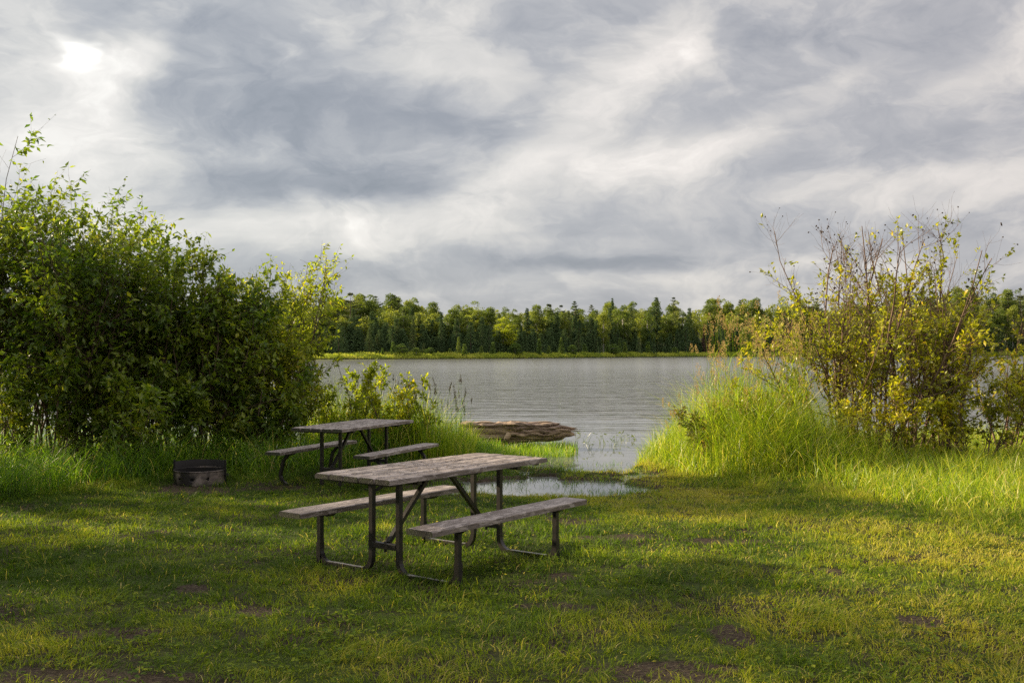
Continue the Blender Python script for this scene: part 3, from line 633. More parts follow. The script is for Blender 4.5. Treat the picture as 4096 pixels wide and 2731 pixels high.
def shrub(name, label, cat, base, h, seed, nst=9, spread=22, leaf=.07, nleaf=5200, lm='leafL', sm='stem', group=None, bare=.0, tuftr=.25, r0=.018, low=.12, droop=.5, lean=(0, 0), cones=0, wid=.52, b1=15, b2=6, l1=.34):
    nleaf = int(nleaf * (1.35 if bare > 0 else 2.1))
    rg = np.random.default_rng(seed)
    K = 9
    a = rg.uniform(0, 2 * np.pi, nst); sp = R(1) * np.abs(rg.normal(0, spread, nst)) + R(3)
    P0 = np.stack([np.cos(a), np.sin(a), 0 * a], 1) * rg.uniform(.02, tuftr, nst)[:, None]
    d = np.stack([np.cos(a) * np.sin(sp) + lean[0], np.sin(a) * np.sin(sp) + lean[1], np.cos(sp)], 1)
    Ln = h * rg.uniform(.68, 1.0, nst) ; Ln[:2] = h; sp_c = np.cos(sp)
    out = [P0]; c = P0.copy()
    for j in range(K - 1):
        d = d + rg.normal(0, .07, (nst, 3)) + np.array([0, 0, .05]); d /= np.linalg.norm(d, axis=1, keepdims=True)
        c = c + d * (Ln / (K - 1))[:, None]; out.append(c)
    S0 = np.stack(out, 1); zmax = S0[:, -1, 2].max(); S0[..., 2] *= h * .93 / zmax; S0[:, 0, 2] = -.06
    R0 = (r0 * rg.uniform(.5, 1.15, nst))[:, None] * np.linspace(1, .22, K)[None]
    S1, R1 = grow(S0, R0, nst * b1, low + .05, .97, lambda t, n: h * l1 * (1.1 - .75 * t) * rg.uniform(.5, 1.1, n), (25, 62), rg, 6, .5, .13, .55)
    S2, R2 = grow(S1, R1, len(S1) * b2, .2, 1, lambda t, n: h * .105 * (1.2 - .5 * t) * rg.uniform(.5, 1.2, n), (20, 60), rg, 4, .3, .15, .6)
    R1 = np.maximum(R1, .0016); R2 = np.maximum(R2, .0012)
    root = empty(name, (base[0], base[1], float(ground_z(base[0], base[1]))), label, cat, group)
    Vt, Ft, _ = merge([tubes(S0, R0, 6), tubes(S1, R1, 4), tubes(S2, R2, 3)]); mi = None; ms = M[sm]
    if cones:
        tips = S2[:, -1]; tips = tips[tips[:, 2] > .72 * h]
        if len(tips):
            tips = tips[rg.integers(0, len(tips), cones)]; m = len(tips)
            D = rg.normal(0, .5, (m, 3)); D[:, 2] -= .4
            pts = np.stack([tips + D * .004, tips + D * .012, tips + D * .022, tips + D * .032], 1)
            Vc, Fc = tubes(pts, np.repeat(np.array([[.003, .012, .011, .003]]), m, 0), 5)
            n0 = len(Ft); Vt, Ft, _ = merge([(Vt, Ft), (Vc, Fc)]); mi = (np.arange(len(Ft)) >= n0).astype(int); ms = [M[sm], M['cone']]
    link('stems', mesh_np('stems', Vt, Ft, ms, smooth=True, mi=mi), root)
    # leaves
    allp = [(S2, .62), (S1, .38)]
    Vp = []
    for S, share in allp:
        n = int(nleaf * share); k = rg.integers(0, len(S), n); KK = S.shape[1]
        t = (1 - rg.random(n) ** 1.3 * .9) * (KK - 1); i = np.minimum(t.astype(int), KK - 2); f = (t - i)[:, None]
        P = S[k, i] * (1 - f) + S[k, i + 1] * f; T = S[k, i + 1] - S[k, i]; T /= np.linalg.norm(T, axis=1, keepdims=True)
        ok = (P[:, 2] > h * low * .6) & (rg.random(n) < .45 + .55 * sstep(.12, .5, P[:, 2] / h))
        ok &= hash2(k * 1.0, k * 0. + 7, seed) < (.62 if bare > 0 else .78)
        if bare > 0:
            hl = P[:, 2] / h
            isbare = (hash2(k.astype(float), k * 0., seed) < bare * (.2 + 1.8 * sstep(.5, .85, hl)))
            ok &= ~isbare
        P, T = P[ok], T[ok]; n = len(P)
        D = T * .6 + rg.normal(0, .55, (n, 3)); D[:, 2] -= droop
        D /= np.linalg.norm(D, axis=1, keepdims=True)
        sz = leaf * rg.uniform(.5, 1.2, n)
        cl = fbm(P[:, 0] * 2.3 + seed, P[:, 2] * 2.3 + P[:, 1], 5, 2)
        Vp.append(leaves(P + D * .01, D, sz, rg, wid=wid, rnd=np.clip(.45 + 1.0 * (cl - .5) + rg.normal(0, .18, n), 0, 1)))
    Vl, Fl, rl = merge(Vp)
    link('foliage', mesh_np('foliage', Vl, Fl, M[lm], {'rnd': rl}), root)
    return root
GL = 'broad-leaved shrubs along the left bank'
def left(u, Y, v, seed, label, **kw):
    x = X_at(u, Y); h = top_z(v, Y) - float(ground_z(x, Y)); return shrub(kw.pop('name', 'shrub'), label, kw.pop('cat', 'bush'), (x, Y), h, seed, group=kw.pop('group', GL), **kw)
left(-330, 16.1, 430, 101, 'tallest green shrub, mostly cut off by the left edge of the photo', nst=12, spread=13, nleaf=3960, leaf=.108)
left(-40, 15.7, 540, 102, 'tall green shrub at the left edge with a small leafy spray reaching highest', nst=12, spread=9, nleaf=4092, leaf=.108)
left(90, 16.2, 700, 114, 'tall green shrub just right of the highest leafy spray at the left edge', nst=14, spread=10, nleaf=4224, leaf=.108)
left(230, 16.0, 725, 103, 'tall dark green shrub with one drooping leafy shoot sticking up', nst=14, spread=10, nleaf=4488, leaf=.108)
left(350, 15.5, 770, 104, 'rounded dark green shrub behind the tall grass left of the fire ring', nst=15, spread=10, nleaf=4752, leaf=.108)
left(460, 16.1, 850, 115, 'dark green shrub where the top of the left thicket begins to slope down', nst=15, spread=10, nleaf=4356, leaf=.108)
left(570, 15.7, 940, 105, 'dense dark green shrub sloping down, left of the one behind the fire ring', nst=15, spread=11, nleaf=4620, leaf=.108)
left(680, 16.2, 1010, 116, 'dense green shrub between the sloping one and the one behind the fire ring', nst=15, spread=11, nleaf=4224, leaf=.108)
left(780, 15.6, 1035, 106, 'dense dark green shrub directly behind the rusty fire ring', nst=15, spread=12, nleaf=4620, leaf=.108)
left(910, 16.1, 1060, 107, 'dark green shrub between the fire ring and the slender yellow-tipped bush', nst=14, spread=12, nleaf=4224, leaf=.108)
left(1050, 16.5, 950, 108, 'slender open bush with yellow-green leaves beside the left forest edge', nst=16, spread=12, nleaf=6200, leaf=.085, lm='leafY')
left(1150, 16.6, 1290, 109, 'low leafy bush at the right end of the left thicket', nst=10, spread=14, nleaf=2700, leaf=.085, lm='leafY')
left(1060, 15.9, 1440, 110, 'low green bush with upright shoots just behind the far picnic table', nst=9, spread=20, nleaf=2376, leaf=.108)
left(840, 15.4, 1480, 111, 'low green undergrowth bush right behind the fire ring', nst=6, spread=22, nleaf=2112, leaf=.108)
left(500, 14.8, 1420, 112, 'low dark undergrowth bush left of the fire ring', nst=8, spread=24, nleaf=2244, leaf=.108)
left(180, 14.4, 1380, 113, 'low dark undergrowth bush above the tall grass near the left edge', nst=8, spread=24, nleaf=2376, leaf=.108)
GS = 'leafy saplings on the left bank'
for i, (u, Y, v, lb) in enumerate([(1290, 17.0, 1470, 'small sapling next to the right end of the left thicket'), (1375, 17.3, 1455, 'bright backlit sapling just left of the tallest sapling'),
        (1455, 16.7, 1415, 'tallest leafy sapling above the far picnic table'), (1525, 17.0, 1465, 'narrow sapling right of the tallest one, behind the far table'),
        (1605, 17.4, 1490, 'slim yellow-green sapling with water behind it'), (1705, 17.3, 1492, 'rightmost sapling with drooping top leaves among grass stalks'), (1400, 16.3, 1590, 'short leafy sapling low behind the far tabletop'), (1490, 17.4, 1478, 'sapling touching the right side of the tallest one'), (1425, 17.6, 1462, 'sapling touching the left side of the tallest one'), (1565, 16.8, 1530, 'shorter sapling between the narrow one and the slim yellow-green one'), (1655, 17.2, 1520, 'shorter sapling just left of the rightmost one'), (1335, 16.8, 1500, 'sapling between the thicket and the bright backlit one')]):
    left(u, Y, v, 200 + i, lb, name='sapling', cat='sapling', group=GS, nst=3, spread=7, nleaf=300, leaf=.085, lm='leafY', r0=.010, tuftr=.10, low=.08, b1=9, b2=2, l1=.22, droop=.15, wid=.55)
GA = 'alder bushes on the right bank'
left(3350, 16.4, 1180, 301, 'leaning leafy alder nearest to the seed heads', nst=7, spread=18, nleaf=3645, leaf=.082, lm='leafA', sm='stemA', bare=.45, group=GA, r0=.02, lean=(-.10, 0), low=.22, droop=.1, cones=40, wid=.6)
left(3370, 16.8, 930, 302, 'tall alder with bare cone-bearing twigs at its left top', nst=8, spread=16, nleaf=4455, leaf=.082, lm='leafA', sm='stemA', bare=.65, group=GA, r0=.026, lean=(-.08, 0), low=.2, droop=.1, cones=120, wid=.6)
left(3480, 16.3, 800, 303, 'highest alder with long bare twigs above its leaves', nst=9, spread=14, nleaf=7020, leaf=.082, lm='leafA', sm='stemA', bare=.45, group=GA, r0=.028, low=.2, droop=.1, cones=60, wid=.6)
left(3640, 16.8, 850, 304, 'tall leafy alder with a bare forked top right of the highest one', nst=9, spread=15, nleaf=6750, leaf=.082, lm='leafA', sm='stemA', bare=.4, group=GA, r0=.027, lean=(.08, 0), low=.2, droop=.1, cones=60, wid=.6)
left(3790, 16.2, 1010, 305, 'thick many-stemmed alder with dead tips leaning right', nst=9, spread=18, nleaf=5130, leaf=.082, lm='leafA', sm='stemA', bare=.4, group=GA, r0=.024, lean=(.06, 0), low=.18, droop=.1, wid=.6)
left(4010, 16.8, 1250, 306, 'low twiggy alder with sparse leaves and reddish dead branches', nst=9, spread=20, nleaf=4050, leaf=.082, lm='leafA', sm='stemA', bare=.4, group=GA, r0=.02, low=.18, droop=.1, wid=.6)
left(4230, 16.0, 1330, 307, 'alder cut by the right edge of the photo', nst=8, spread=18, nleaf=4050, leaf=.082, lm='leafA', sm='stemA', bare=.3, group=GA, r0=.022, low=.18, droop=.1, wid=.6)
left(3560, 15.6, 1420, 308, 'short alder regrowth at the foot of the highest alders', nst=9, spread=26, nleaf=3510, leaf=.082, lm='leafA', sm='stemA', bare=.2, group=GA, r0=.014, low=.15, droop=.1, wid=.6)
left(3880, 15.4, 1480, 309, 'short dark alder regrowth above the bright grass near the right edge', nst=9, spread=26, nleaf=3510, leaf=.082, lm='leafA', sm='stemA', bare=.2, group=GA, r0=.014, low=.15, droop=.1, wid=.6)
left(2850, 16.0, 1600, 310, 'small shrub with reddish and green leaves at the edge of the right bank', nst=7, spread=24, nleaf=900, leaf=.085, lm='leafR', sm='stemA', group='leafy plants on the right bank', r0=.009, low=.12, droop=.3)
left(3000, 15.8, 1490, 311, 'small yellow-green shrub amid the seed heads on the right bank', nst=7, spread=22, nleaf=900, leaf=.085, lm='leafA', sm='stemA', group='leafy plants on the right bank', r0=.009, low=.12, droop=.3)
# trees just left of the view: they throw the shade that lies over the lawn
for i, (x, y, h) in enumerate([(-13.0, 12.0, 7.4), (-9.9, 11.2, 3.6), (-8.8, 13.3, 3.3), (-9.3, 8.9, 6.0), (-9.0, 6.9, 6.6), (-8.6, 5.2, 6.2), (-8.2, 3.6, 5.8), (-11.5, 7.8, 7.6), (-11.6, 5.2, 7.6), (-8.0, 2.0, 5.4)]):
    shrub('bush', 'tall leafy bush left of the view that shades the lawn', 'bush', (x, y), h, 400 + i, nst=9, spread=17, nleaf=5200, leaf=.11, group='tall bushes beside the lawn')

# ------------------------------------------------------------------ tables
def bbox_bm(bm, x0, x1, y0, y1, z0, z1, bev=.004, board=None, lay=None):
    g = bmesh.ops.create_cube(bm, size=1); vs = g['verts']
    for v in vs: v.co = Vector(((x0 + x1) / 2 + v.co.x * (x1 - x0), (y0 + y1) / 2 + v.co.y * (y1 - y0), (z0 + z1) / 2 + v.co.z * (z1 - z0)))
    es = list({e for v in vs for e in v.link_edges})
    if bev: 
        r = bmesh.ops.bevel(bm, geom=es, offset=bev, segments=2, affect='EDGES', profile=.6)
        vs = list({v for f in r['faces'] for v in f.verts} | {v for v in vs if v.is_valid})
    if lay is not None:
        for v in vs: v[lay] = board
def fin(bm, name, mat, parent, smooth=False):
    bmesh.ops.recalc_face_normals(bm, faces=bm.faces)
    me = bpy.data.meshes.new(name); bm.to_mesh(me); bm.free(); me.materials.append(mat)
    for p in me.polygons: p.use_smooth = smooth
    return link(name, me, parent)
def sweep(bm, path, ax, w, d, wide=None):
    """rectangular bar along path; ax: constant side axis (along the table)."""
    ax = Vector(ax); n = len(path); rings = []
    for i, p in enumerate(path):
        p = Vector(p); a = Vector(path[max(i - 1, 0)]); b = Vector(path[min(i + 1, n - 1)])
        t = (b - a).normalized(); s = t.cross(ax).normalized()
        rings.append([bm.verts.new(p + ax * w / 2 * i_ + s * d / 2 * j_) for i_, j_ in ((-1, -1), (1, -1), (1, 1), (-1, 1))])
    for i in range(n - 1):
        for j in range(4):
            bm.faces.new((rings[i][j], rings[i][(j + 1) % 4], rings[i + 1][(j + 1) % 4], rings[i + 1][j]))
    bm.faces.new(rings[0][::-1]); bm.faces.new(rings[-1])
def arc(cx, cz, r, a0, a1, n, y):
    return [(cx + r * math.cos(R(a0 + (a1 - a0) * i / n)), y, cz + r * math.sin(R(a0 + (a1 - a0) * i / n))) for i in range(n + 1)]
TL, TWD, TH, SZ, SB, GY, PV, OV = .955, .3715, .76, .4476, .761, .60, .136, .69
def plank(bm, x0, x1, z0, z1, lay, b, rg, chop=.0, bev=.006):
    """one weathered board: many cross-sections, slightly uneven edges."""
    K = 24; ys = np.linspace(-TL, TL, K); rings = []
    for i, y in enumerate(ys):
        c = 0.012 if i in (0, K - 1) else 0
        j = lambda s: (rg.random() - .5) * s
        a = .0022 if 0 < i < K - 1 else .004
        xa, xb = x0 + j(a), x1 + j(a); zt = z1 + j(.0015); zb = z0
        e = bev
        if i in (0, K - 1): zt -= .003; xa += .003; xb -= .003
        r = [(xa, zb), (xb, zb), (xb, zt - e), (xb - e * .9, zt - e * .25), (xb - e * 2.2, zt), (xa + e * 2.2, zt), (xa + e * .9, zt - e * .25), (xa, zt - e)]
        yy = y + (j(.006) if i in (0, K - 1) else 0)
        vs = [bm.verts.new((px, yy, pz)) for px, pz in r]
        for v in vs: v[lay] = b
        rings.append(vs)
    for i in range(K - 1):
        for k in range(8): bm.faces.new((rings[i][k], rings[i][(k + 1) % 8], rings[i + 1][(k + 1) % 8], rings[i + 1][k]))
    bm.faces.new(rings[0][::-1]); bm.faces.new(rings[-1])
def make_table(name, label, loc, yaw, seed, splay=0.0, group='picnic tables'):
    rg = random.Random(seed)
    root = empty(name, loc, label, 'picnic table', group, -yaw)
    bm = bmesh.new(); lay = bm.verts.layers.float.new('board')
    n = 5; gap = .012; bw = (2 * TWD - gap * (n - 1)) / n
    for i in range(n):
        x0 = -TWD + i * (bw + gap); plank(bm, x0, x0 + bw, TH - .040, TH + rg.uniform(-.002, .001), lay, i / 5 + .1 + seed * .01, rg)
    # curled chips of old varnish and bark lying on the boards
    for i in range(230):
        x, y = rg.uniform(-TWD + .03, TWD - .02), rg.gauss(-.1, .42)
        if abs(y) > .9: continue
        a = rg.uniform(0, 6.28) if rg.random() < .4 else rg.gauss(1.57, .5); s = rg.uniform(.006, .022); w = s * rg.uniform(.2, .5)
        c, sn = math.cos(a), math.sin(a); z = TH + .002; zc = z + rg.uniform(.001, .006)
        pts = [(-s, -w, z), (0, -w, zc), (s, -w * .6, z + .001), (s * .8, w, z), (0, w, zc), (-s * .9, w * .7, z)]
        vs = [bm.verts.new((x + px * c - py * sn, y + px * sn + py * c, pz)) for px, py, pz in pts]
        for v in vs: v[lay] = rg.random() * 3
        bm.faces.new((vs[0], vs[1], vs[4], vs[5])); bm.faces.new((vs[1], vs[2], vs[3], vs[4]))
        for f in bm.faces[-2:] if False else []: pass
    fin(bm, 'tabletop', M['wood'], root)
    for s in (-1, 1):
        bm = bmesh.new(); lay = bm.verts.layers.float.new('board')
        a, b = (SB - .235, SB) if s > 0 else (-SB, -SB + .235)
        plank(bm, a, b, SZ - .042, SZ, lay, .3 + s * .17 + seed * .03, rg, bev=.007)
        fin(bm, 'bench_seat', M['wood'], root)
    for gy in (-GY, GY):
        for s in (-1, 1):
            bm = bmesh.new(); r = .115; zb = .012
            tb = TH - .072
            path = [(s * PV, gy, tb), (s * PV, gy, zb + r)]
            # inner curve, runner, outer curve
            if splay == 0:
                pin = arc(PV + r, zb + r, r, 180, 270, 7, gy); pout = arc(OV - r, zb + r, r, 270, 360, 7, gy)
                path = [(PV, gy, tb), (PV, gy, .42)] + pin + pout + [(OV, gy, .3), (OV, gy, SZ - .068)]
            else:
                pin = []
                ox = OV + splay
                cx = ox - .14; zb = -.01
                pout = arc(cx, zb + .14, .14, 270, 352, 8, gy)
                path = [(.50, gy, -.02)] + pout + [(ox - .045, gy, .30), (OV - .05, gy, SZ - .068)]
            path = [(x * s, y, z) for x, y, z in path]
            sweep(bm, path, (0, 1, 0), .038, .036)
            if splay:
                sweep(bm, [(s * PV, gy, tb), (s * PV, gy, .0)], (0, 1, 0), .038, .036)
            else:
                # boot around the outer post, its foot on the ground
                sweep(bm, [(s * (OV + .002), gy, .0), (s * (OV + .002), gy, .17)], (0, 1, 0), .046, .042)
            lg = fin(bm, 'leg', M['steel'], root)
            # pale strip atop the ground runner: sky reflection put into its colour
            bm = bmesh.new(); x0, x1 = (PV + r * .75, OV - r * .75) if splay == 0 else (.16, .52)
            sweep(bm, [(s * x0, gy, zb + .021), (s * x1, gy, zb + .021)], (0, 1, 0), .030, .004)
            fin(bm, 'runner_sheen_face', M['sheen'], lg) if splay == 0 else bm.free()
            # plate carrying the bench
            bm = bmesh.new(); xa, xb = SB - .215, SB - .02
            pr = [(xa, -.0), (xa, -.008), (xa + .03, -.026), (xb - .03, -.026), (xb, -.008), (xb, 0)]
            for yy in (-.0,):
                fr = [bm.verts.new((s * px, gy - .03, SZ - .0425 + pz)) for px, pz in pr]; bk = [bm.verts.new((s * px, gy + .03, SZ - .0425 + pz)) for px, pz in pr]
                bm.faces.new(fr); bm.faces.new(bk[::-1])
                for q in range(6): bm.faces.new((fr[q], fr[(q + 1) % 6], bk[(q + 1) % 6], bk[q]))
            # lengthways lip that shows past the post
            bbox_bm(bm, *(sorted((s * (SB - .12), s * (SB - .075)))), gy - .10, gy + .12, SZ - .056, SZ - .044, .003)
            fin(bm, 'seat_bracket', M['steel'], root)
        bm = bmesh.new(); bbox_bm(bm, -.335, .335, gy - .024, gy + .024, TH - .072, TH - .0415, .004)
        fin(bm, 'top_support', M['steel'], root)
        bm = bmesh.new(); bbox_bm(bm, -PV + .0175, PV - .0175, gy - .022, gy + .022, .195, .238, .004)
        bbox_bm(bm, -.008, .008, gy - .008, gy + .008, .172, .248, .002)
        fin(bm, 'crossbar', M['steel'], root)
        sg = 1 if gy < 0 else -1
        bm = bmesh.new(); a = Vector((0, gy + sg * .03, .236)); b = Vector((0, gy + sg * .50, TH - .055))
        sweep(bm, [a, b], (1, 0, 0), .034, .030); fin(bm, 'diagonal_brace', M['steel'], root)
    bm = bmesh.new(); bbox_bm(bm, -.33, .33, -.12, .12, TH - .055, TH - .0415, .003); fin(bm, 'middle_cleat', M['steel'], root)
    for e in (-1, 1):
        bm = bmesh.new(); bbox_bm(bm, -.33, .33, e * (TL - .09) - .02, e * (TL - .09) + .02, TH - .060, TH - .0415, .003); fin(bm, 'end_cleat', M['steel'], root)
    return root
make_table('picnic_table', 'weathered wooden picnic table on dark steel legs, nearer one with flaking top', (-.5693, 8.138, 0), .640, 1)
z2 = float(ground_z(-2.07, 13.8))
make_table('picnic_table', 'weathered picnic table standing at the tall grass, the farther one', (-2.073, 13.797, -.0732), .382, 2, splay=.07)

# ------------------------------------------------------------------ fire ring
def fire_ring():
    px, Y = at(800, 1945, -.07); Y += .32; px = X_at(800, Y); r = .322
    root = empty('fire_ring', (px, Y, -.09), 'rusty steel fire ring with raised black back, in a bare patch', 'fire pit')
    bm = bmesh.new(); n = 96; rows = 14; H = .20
    holes = [(-.62, .105), (-.02, .10), (.62, .105)]
    grid = {}
    for i in range(n):
        a = 2 * math.pi * i / n
        for j in range(rows + 1): grid[i, j] = bm.verts.new((r * math.sin(a), -r * math.cos(a), H * j / rows))
    for i in range(n):
        a = 2 * math.pi * (i + .5) / n; a = a if a < math.pi else a - 2 * math.pi
        for j in range(rows):
            z = H * (j + .5) / rows
            if any(((a - h[0]) * r) ** 2 + (z - h[1]) ** 2 < .021 ** 2 for h in holes): continue
            bm.faces.new((grid[i, j], grid[(i + 1) % n, j], grid[(i + 1) % n, j + 1], grid[i, j + 1]))
    o = fin(bm, 'ring_wall', M['rust'], root, True); s = o.modifiers.new('s', 'SOLIDIFY'); s.thickness = .006; s.offset = -1
    P = [[(( r - .012) * math.sin(a), -(r - .012) * math.cos(a), z) for a in np.linspace(0, 2 * math.pi, 49)] for z in (.03, H - .004)]
    Vl = np.array(P).reshape(-1, 3); Fl = np.array([[i, i + 1, i + 50, i + 49] for i in range(48)])
    link('sooty_lining', mesh_np('sooty_lining', Vl, Fl, M['soot'], smooth=True), root)
    # rolled rim
    P = np.array([[(r * math.sin(a), -r * math.cos(a), H) for a in np.linspace(0, 2 * math.pi, 65)]])
    Vt, Ft = tubes(P, np.full((1, 65), .008), 6); link('rim', mesh_np('rim', Vt, Ft, M['rust'], smooth=True), root)
    # taller back half
    bm = bmesh.new(); m = 40; r2 = r + .008; lo, hi = [], []
    for i in range(m + 1):
        a = math.pi * .5 + math.pi * i / m
        lo.append(bm.verts.new((r2 * math.sin(a), -r2 * math.cos(a), .02))); hi.append(bm.verts.new((r2 * math.sin(a), -r2 * math.cos(a), .30)))
    for i in range(m): bm.faces.new((lo[i], lo[i + 1], hi[i + 1], hi[i]))
    o = fin(bm, 'back_shield', M['soot'], root, True); s = o.modifiers.new('s', 'SOLIDIFY'); s.thickness = .006; s.offset = 0
    for e in (-1, 1):
        bm = bmesh.new(); bbox_bm(bm, e * r2 - .012, e * r2 + .012, -.006, .02, .10, .325, .004); fin(bm, 'upright', M['soot'], root)
    bm = bmesh.new(); sweep(bm, [(r, -.02, .14), (r + .05, -.02, .145), (r + .055, -.02, .12)], (0, 1, 0), .02, .012); fin(bm, 'handle', M['soot'], root)
    # ashes
    bm = bmesh.new(); rg = random.Random(4); c = bm.verts.new((0, 0, .06)); ring = []
    ring2 = []
    for i in range(28):
        a = 2 * math.pi * i / 28; ring.append(bm.verts.new((.18 * math.cos(a), .18 * math.sin(a), .045 + rg.random() * .02))); ring2.append(bm.verts.new(((r - .012) * math.cos(a), (r - .012) * math.sin(a), .03 + rg.random() * .01)))
    for i in range(28):
        k = (i + 1) % 28; bm.faces.new((c, ring[i], ring[k])); bm.faces.new((ring[i], ring2[i], ring2[k], ring[k]))
    fin(bm, 'ashes', M['ash'], root, True)
fire_ring()

# ------------------------------------------------------------------ log
def log_():
    Y = 19.8; x0 = X_at(1835, Y); x1 = X_at(2282, Y); Lg = x1 - x0
    zt = top_z(1687, Y); sL = 1.13
    root = empty('driftwood_log', ((x0 + x1) / 2, Y, zt - .19), 'split sun-bleached log with ragged broken end, lying over the reeds', 'log')
    K, S = 90, 40; rg = np.random.default_rng(12)
    t = np.linspace(0, 1, K)[:, None]; a = np.linspace(0, 2 * np.pi, S, endpoint=False)[None]
    ry = .20 * (1 - .25 * t) * np.ones_like(a)
    up = np.interp(t, [0, .25, .5, .8, .86, .9, .97, 1], [.13, .155, .165, .175, .15, .06, .02, -.02])
    dn = np.interp(t, [0, .2, .45, .55, .8, .93, 1], [.12, .17, .19, .16, .15, .13, .06])
    ca, sa = np.cos(a), np.sin(a)
    z = np.where(sa > 0, np.abs(sa) ** .55 * up, -np.abs(sa) ** .8 * dn)
    y = np.sign(ca) * np.abs(ca) ** .8 * ry * np.interp(t, [0, .85, 1], [.9, 1, .55])
    # fibres: ridges that run along the log, deep splits near the broken end
    an = a * 3 + 0 * t
    ridge = (fbm(np.cos(a) * 4 + 9 + 0 * t, np.sin(a) * 4 + t * 1.6, 5, 4) - .5)
    fine = (vnoise(np.cos(a) * 12 + 30 + 0 * t, np.sin(a) * 12 + t * 3.2, 8) - .5)
    k = 1 + .45 * ridge + .22 * fine * (1 + t)
    y = y * k; z = z * k * 1.1
    x = (t - .5) * Lg + 0 * a
    x = x + np.interp(t, [0, .8, 1], [0, 0, 1]) * (.22 * (fbm(np.cos(a) * 3 + 3 + 0 * t, np.sin(a) * 5 + 0 * t, 14) - .5)) 
    z = z + .02 * (t - .3)
    V_ = np.stack([x, y, z], -1).reshape(-1, 3)
    f = []
    for i in range(K - 1):
        for j in range(S): f.append([i * S + j, i * S + (j + 1) % S, (i + 1) * S + (j + 1) % S, (i + 1) * S + j])
    for e, i in ((0, 0), (1, K - 1)):
        pass
    me = mesh_np('log_body', V_, np.array(f), M['drift'])
    bm = bmesh.new(); bm.from_mesh(me); bm.verts.ensure_lookup_table()
    bm.faces.new([bm.verts[j] for j in range(S)]); bm.faces.new([bm.verts[(K - 1) * S + j] for j in range(S)][::-1]); bmesh.ops.triangulate(bm, faces=[q for q in bm.faces if len(q.verts) > 4])
    bmesh.ops.recalc_face_normals(bm, faces=bm.faces); bm.to_mesh(me); bm.free()
    link('log_body', me, root)
    # split layers of the broken trunk, each with its own ragged end
    def slab(xa, xb, yc, zc, w, hh, seed, tap=.25):
        r2_ = np.random.default_rng(seed); k = 26; tt = np.linspace(0, 1, k); S_ = 10; aa = np.linspace(0, 2 * np.pi, S_, endpoint=False)
        e1 = np.interp(tt, [0, .08, 1 - tap, 1], [.25, 1, 1, .12]); out = []
        for i in range(k):
            ww = w * e1[i] * (1 + .25 * (r2_.random() - .5)); h2 = hh * e1[i] ** .6 * (1 + .35 * (r2_.random() - .5))
            cc = np.sign(np.cos(aa)) * np.abs(np.cos(aa)) ** .7 * ww * (1 + .22 * (r2_.random(S_) - .5)); ss = np.sign(np.sin(aa)) * np.abs(np.sin(aa)) ** .7 * h2 * (1 + .3 * (r2_.random(S_) - .5))
            xx = np.full(S_, (xa + (xb - xa) * tt[i]) * Lg) + (.05 * (r2_.random(S_) - .5) if i > k * .8 else 0)
            out.append(np.stack([xx, yc + cc, zc + ss + .015 * math.sin(i * .5 + seed)], 1))
        V0 = np.concatenate(out); f0 = [[i * S_ + j, i * S_ + (j + 1) % S_, (i + 1) * S_ + (j + 1) % S_, (i + 1) * S_ + j] for i in range(k - 1) for j in range(S_)]
        return V0, np.array(f0)
    sl_ = [slab(-.50, .40, -.04, .15, .18, .045, 1, .12), slab(-.10, .43, -.13, .09, .09, .040, 2, .2), slab(.04, .50, -.12, .03, .10, .05, 3, .3), slab(.20, .54, -.03, -.03, .14, .07, 5, .35), slab(-.05, .34, -.20, -.03, .045, .03, 7, .5), slab(-.48, .05, -.10, .18, .06, .02, 9, .6)]
    Vt, Ft, _ = merge(sl_); lay_ = (Vt, np.concatenate([Ft[:, [0, 1, 2]], Ft[:, [0, 2, 3]]]))
    # splinters
    Pn, rn = [], []
    for i in range(46):
        q = rg.random(); yy = rg.uniform(-.15, .12); zz = rg.uniform(-.12, .15); l = rg.uniform(.12, .45); xs = Lg * rg.uniform(.18, .40)
        Pn.append([(xs + l * s, yy + .01 * s, zz * (1 - .3 * s) - .02 * s) for s in (0, .33, .66, 1)]); rn.append([.018 * rg.uniform(.5, 1.2), .016, .011, .003])
    Vt, Ft = tubes(np.array(Pn), np.array(rn), 4); Ft = np.concatenate([Ft[:, [0, 1, 2]], Ft[:, [0, 2, 3]]]); spl = (Vt, Ft)
    # stub of a broken root that props the log
    P = np.array([[(-.10, -.16, -.02), (-.16, -.22, -.12), (-.24, -.25, -.22), (-.27, -.24, -.42), (-.25, -.23, -.62)]]); 
    Vt, Ft = tubes(P, np.array([[.07, .055, .042, .035, .03]]), 8); link('root_stub', mesh_np('root_stub', Vt, Ft, M['drift'], smooth=True), root)
    # rough bark flakes standing on top
    n = 260; px = rg.uniform(-.5, .1, n) * Lg; py = rg.uniform(-.14, .1, n); Pz = np.full(n, .13); D = rg.normal(0, .6, (n, 3)); D[:, 2] = np.abs(D[:, 2]) * .5
    Vl, Fl, rl = leaves(np.stack([px, py, Pz], 1), D, rg.uniform(.01, .035, n), rg, wid=.6); Vt, Ft, _ = merge([lay_, spl, (Vl, Fl)]); link('split_layers', mesh_np('split_layers', Vt, Ft, M['drift']), root)
log_()

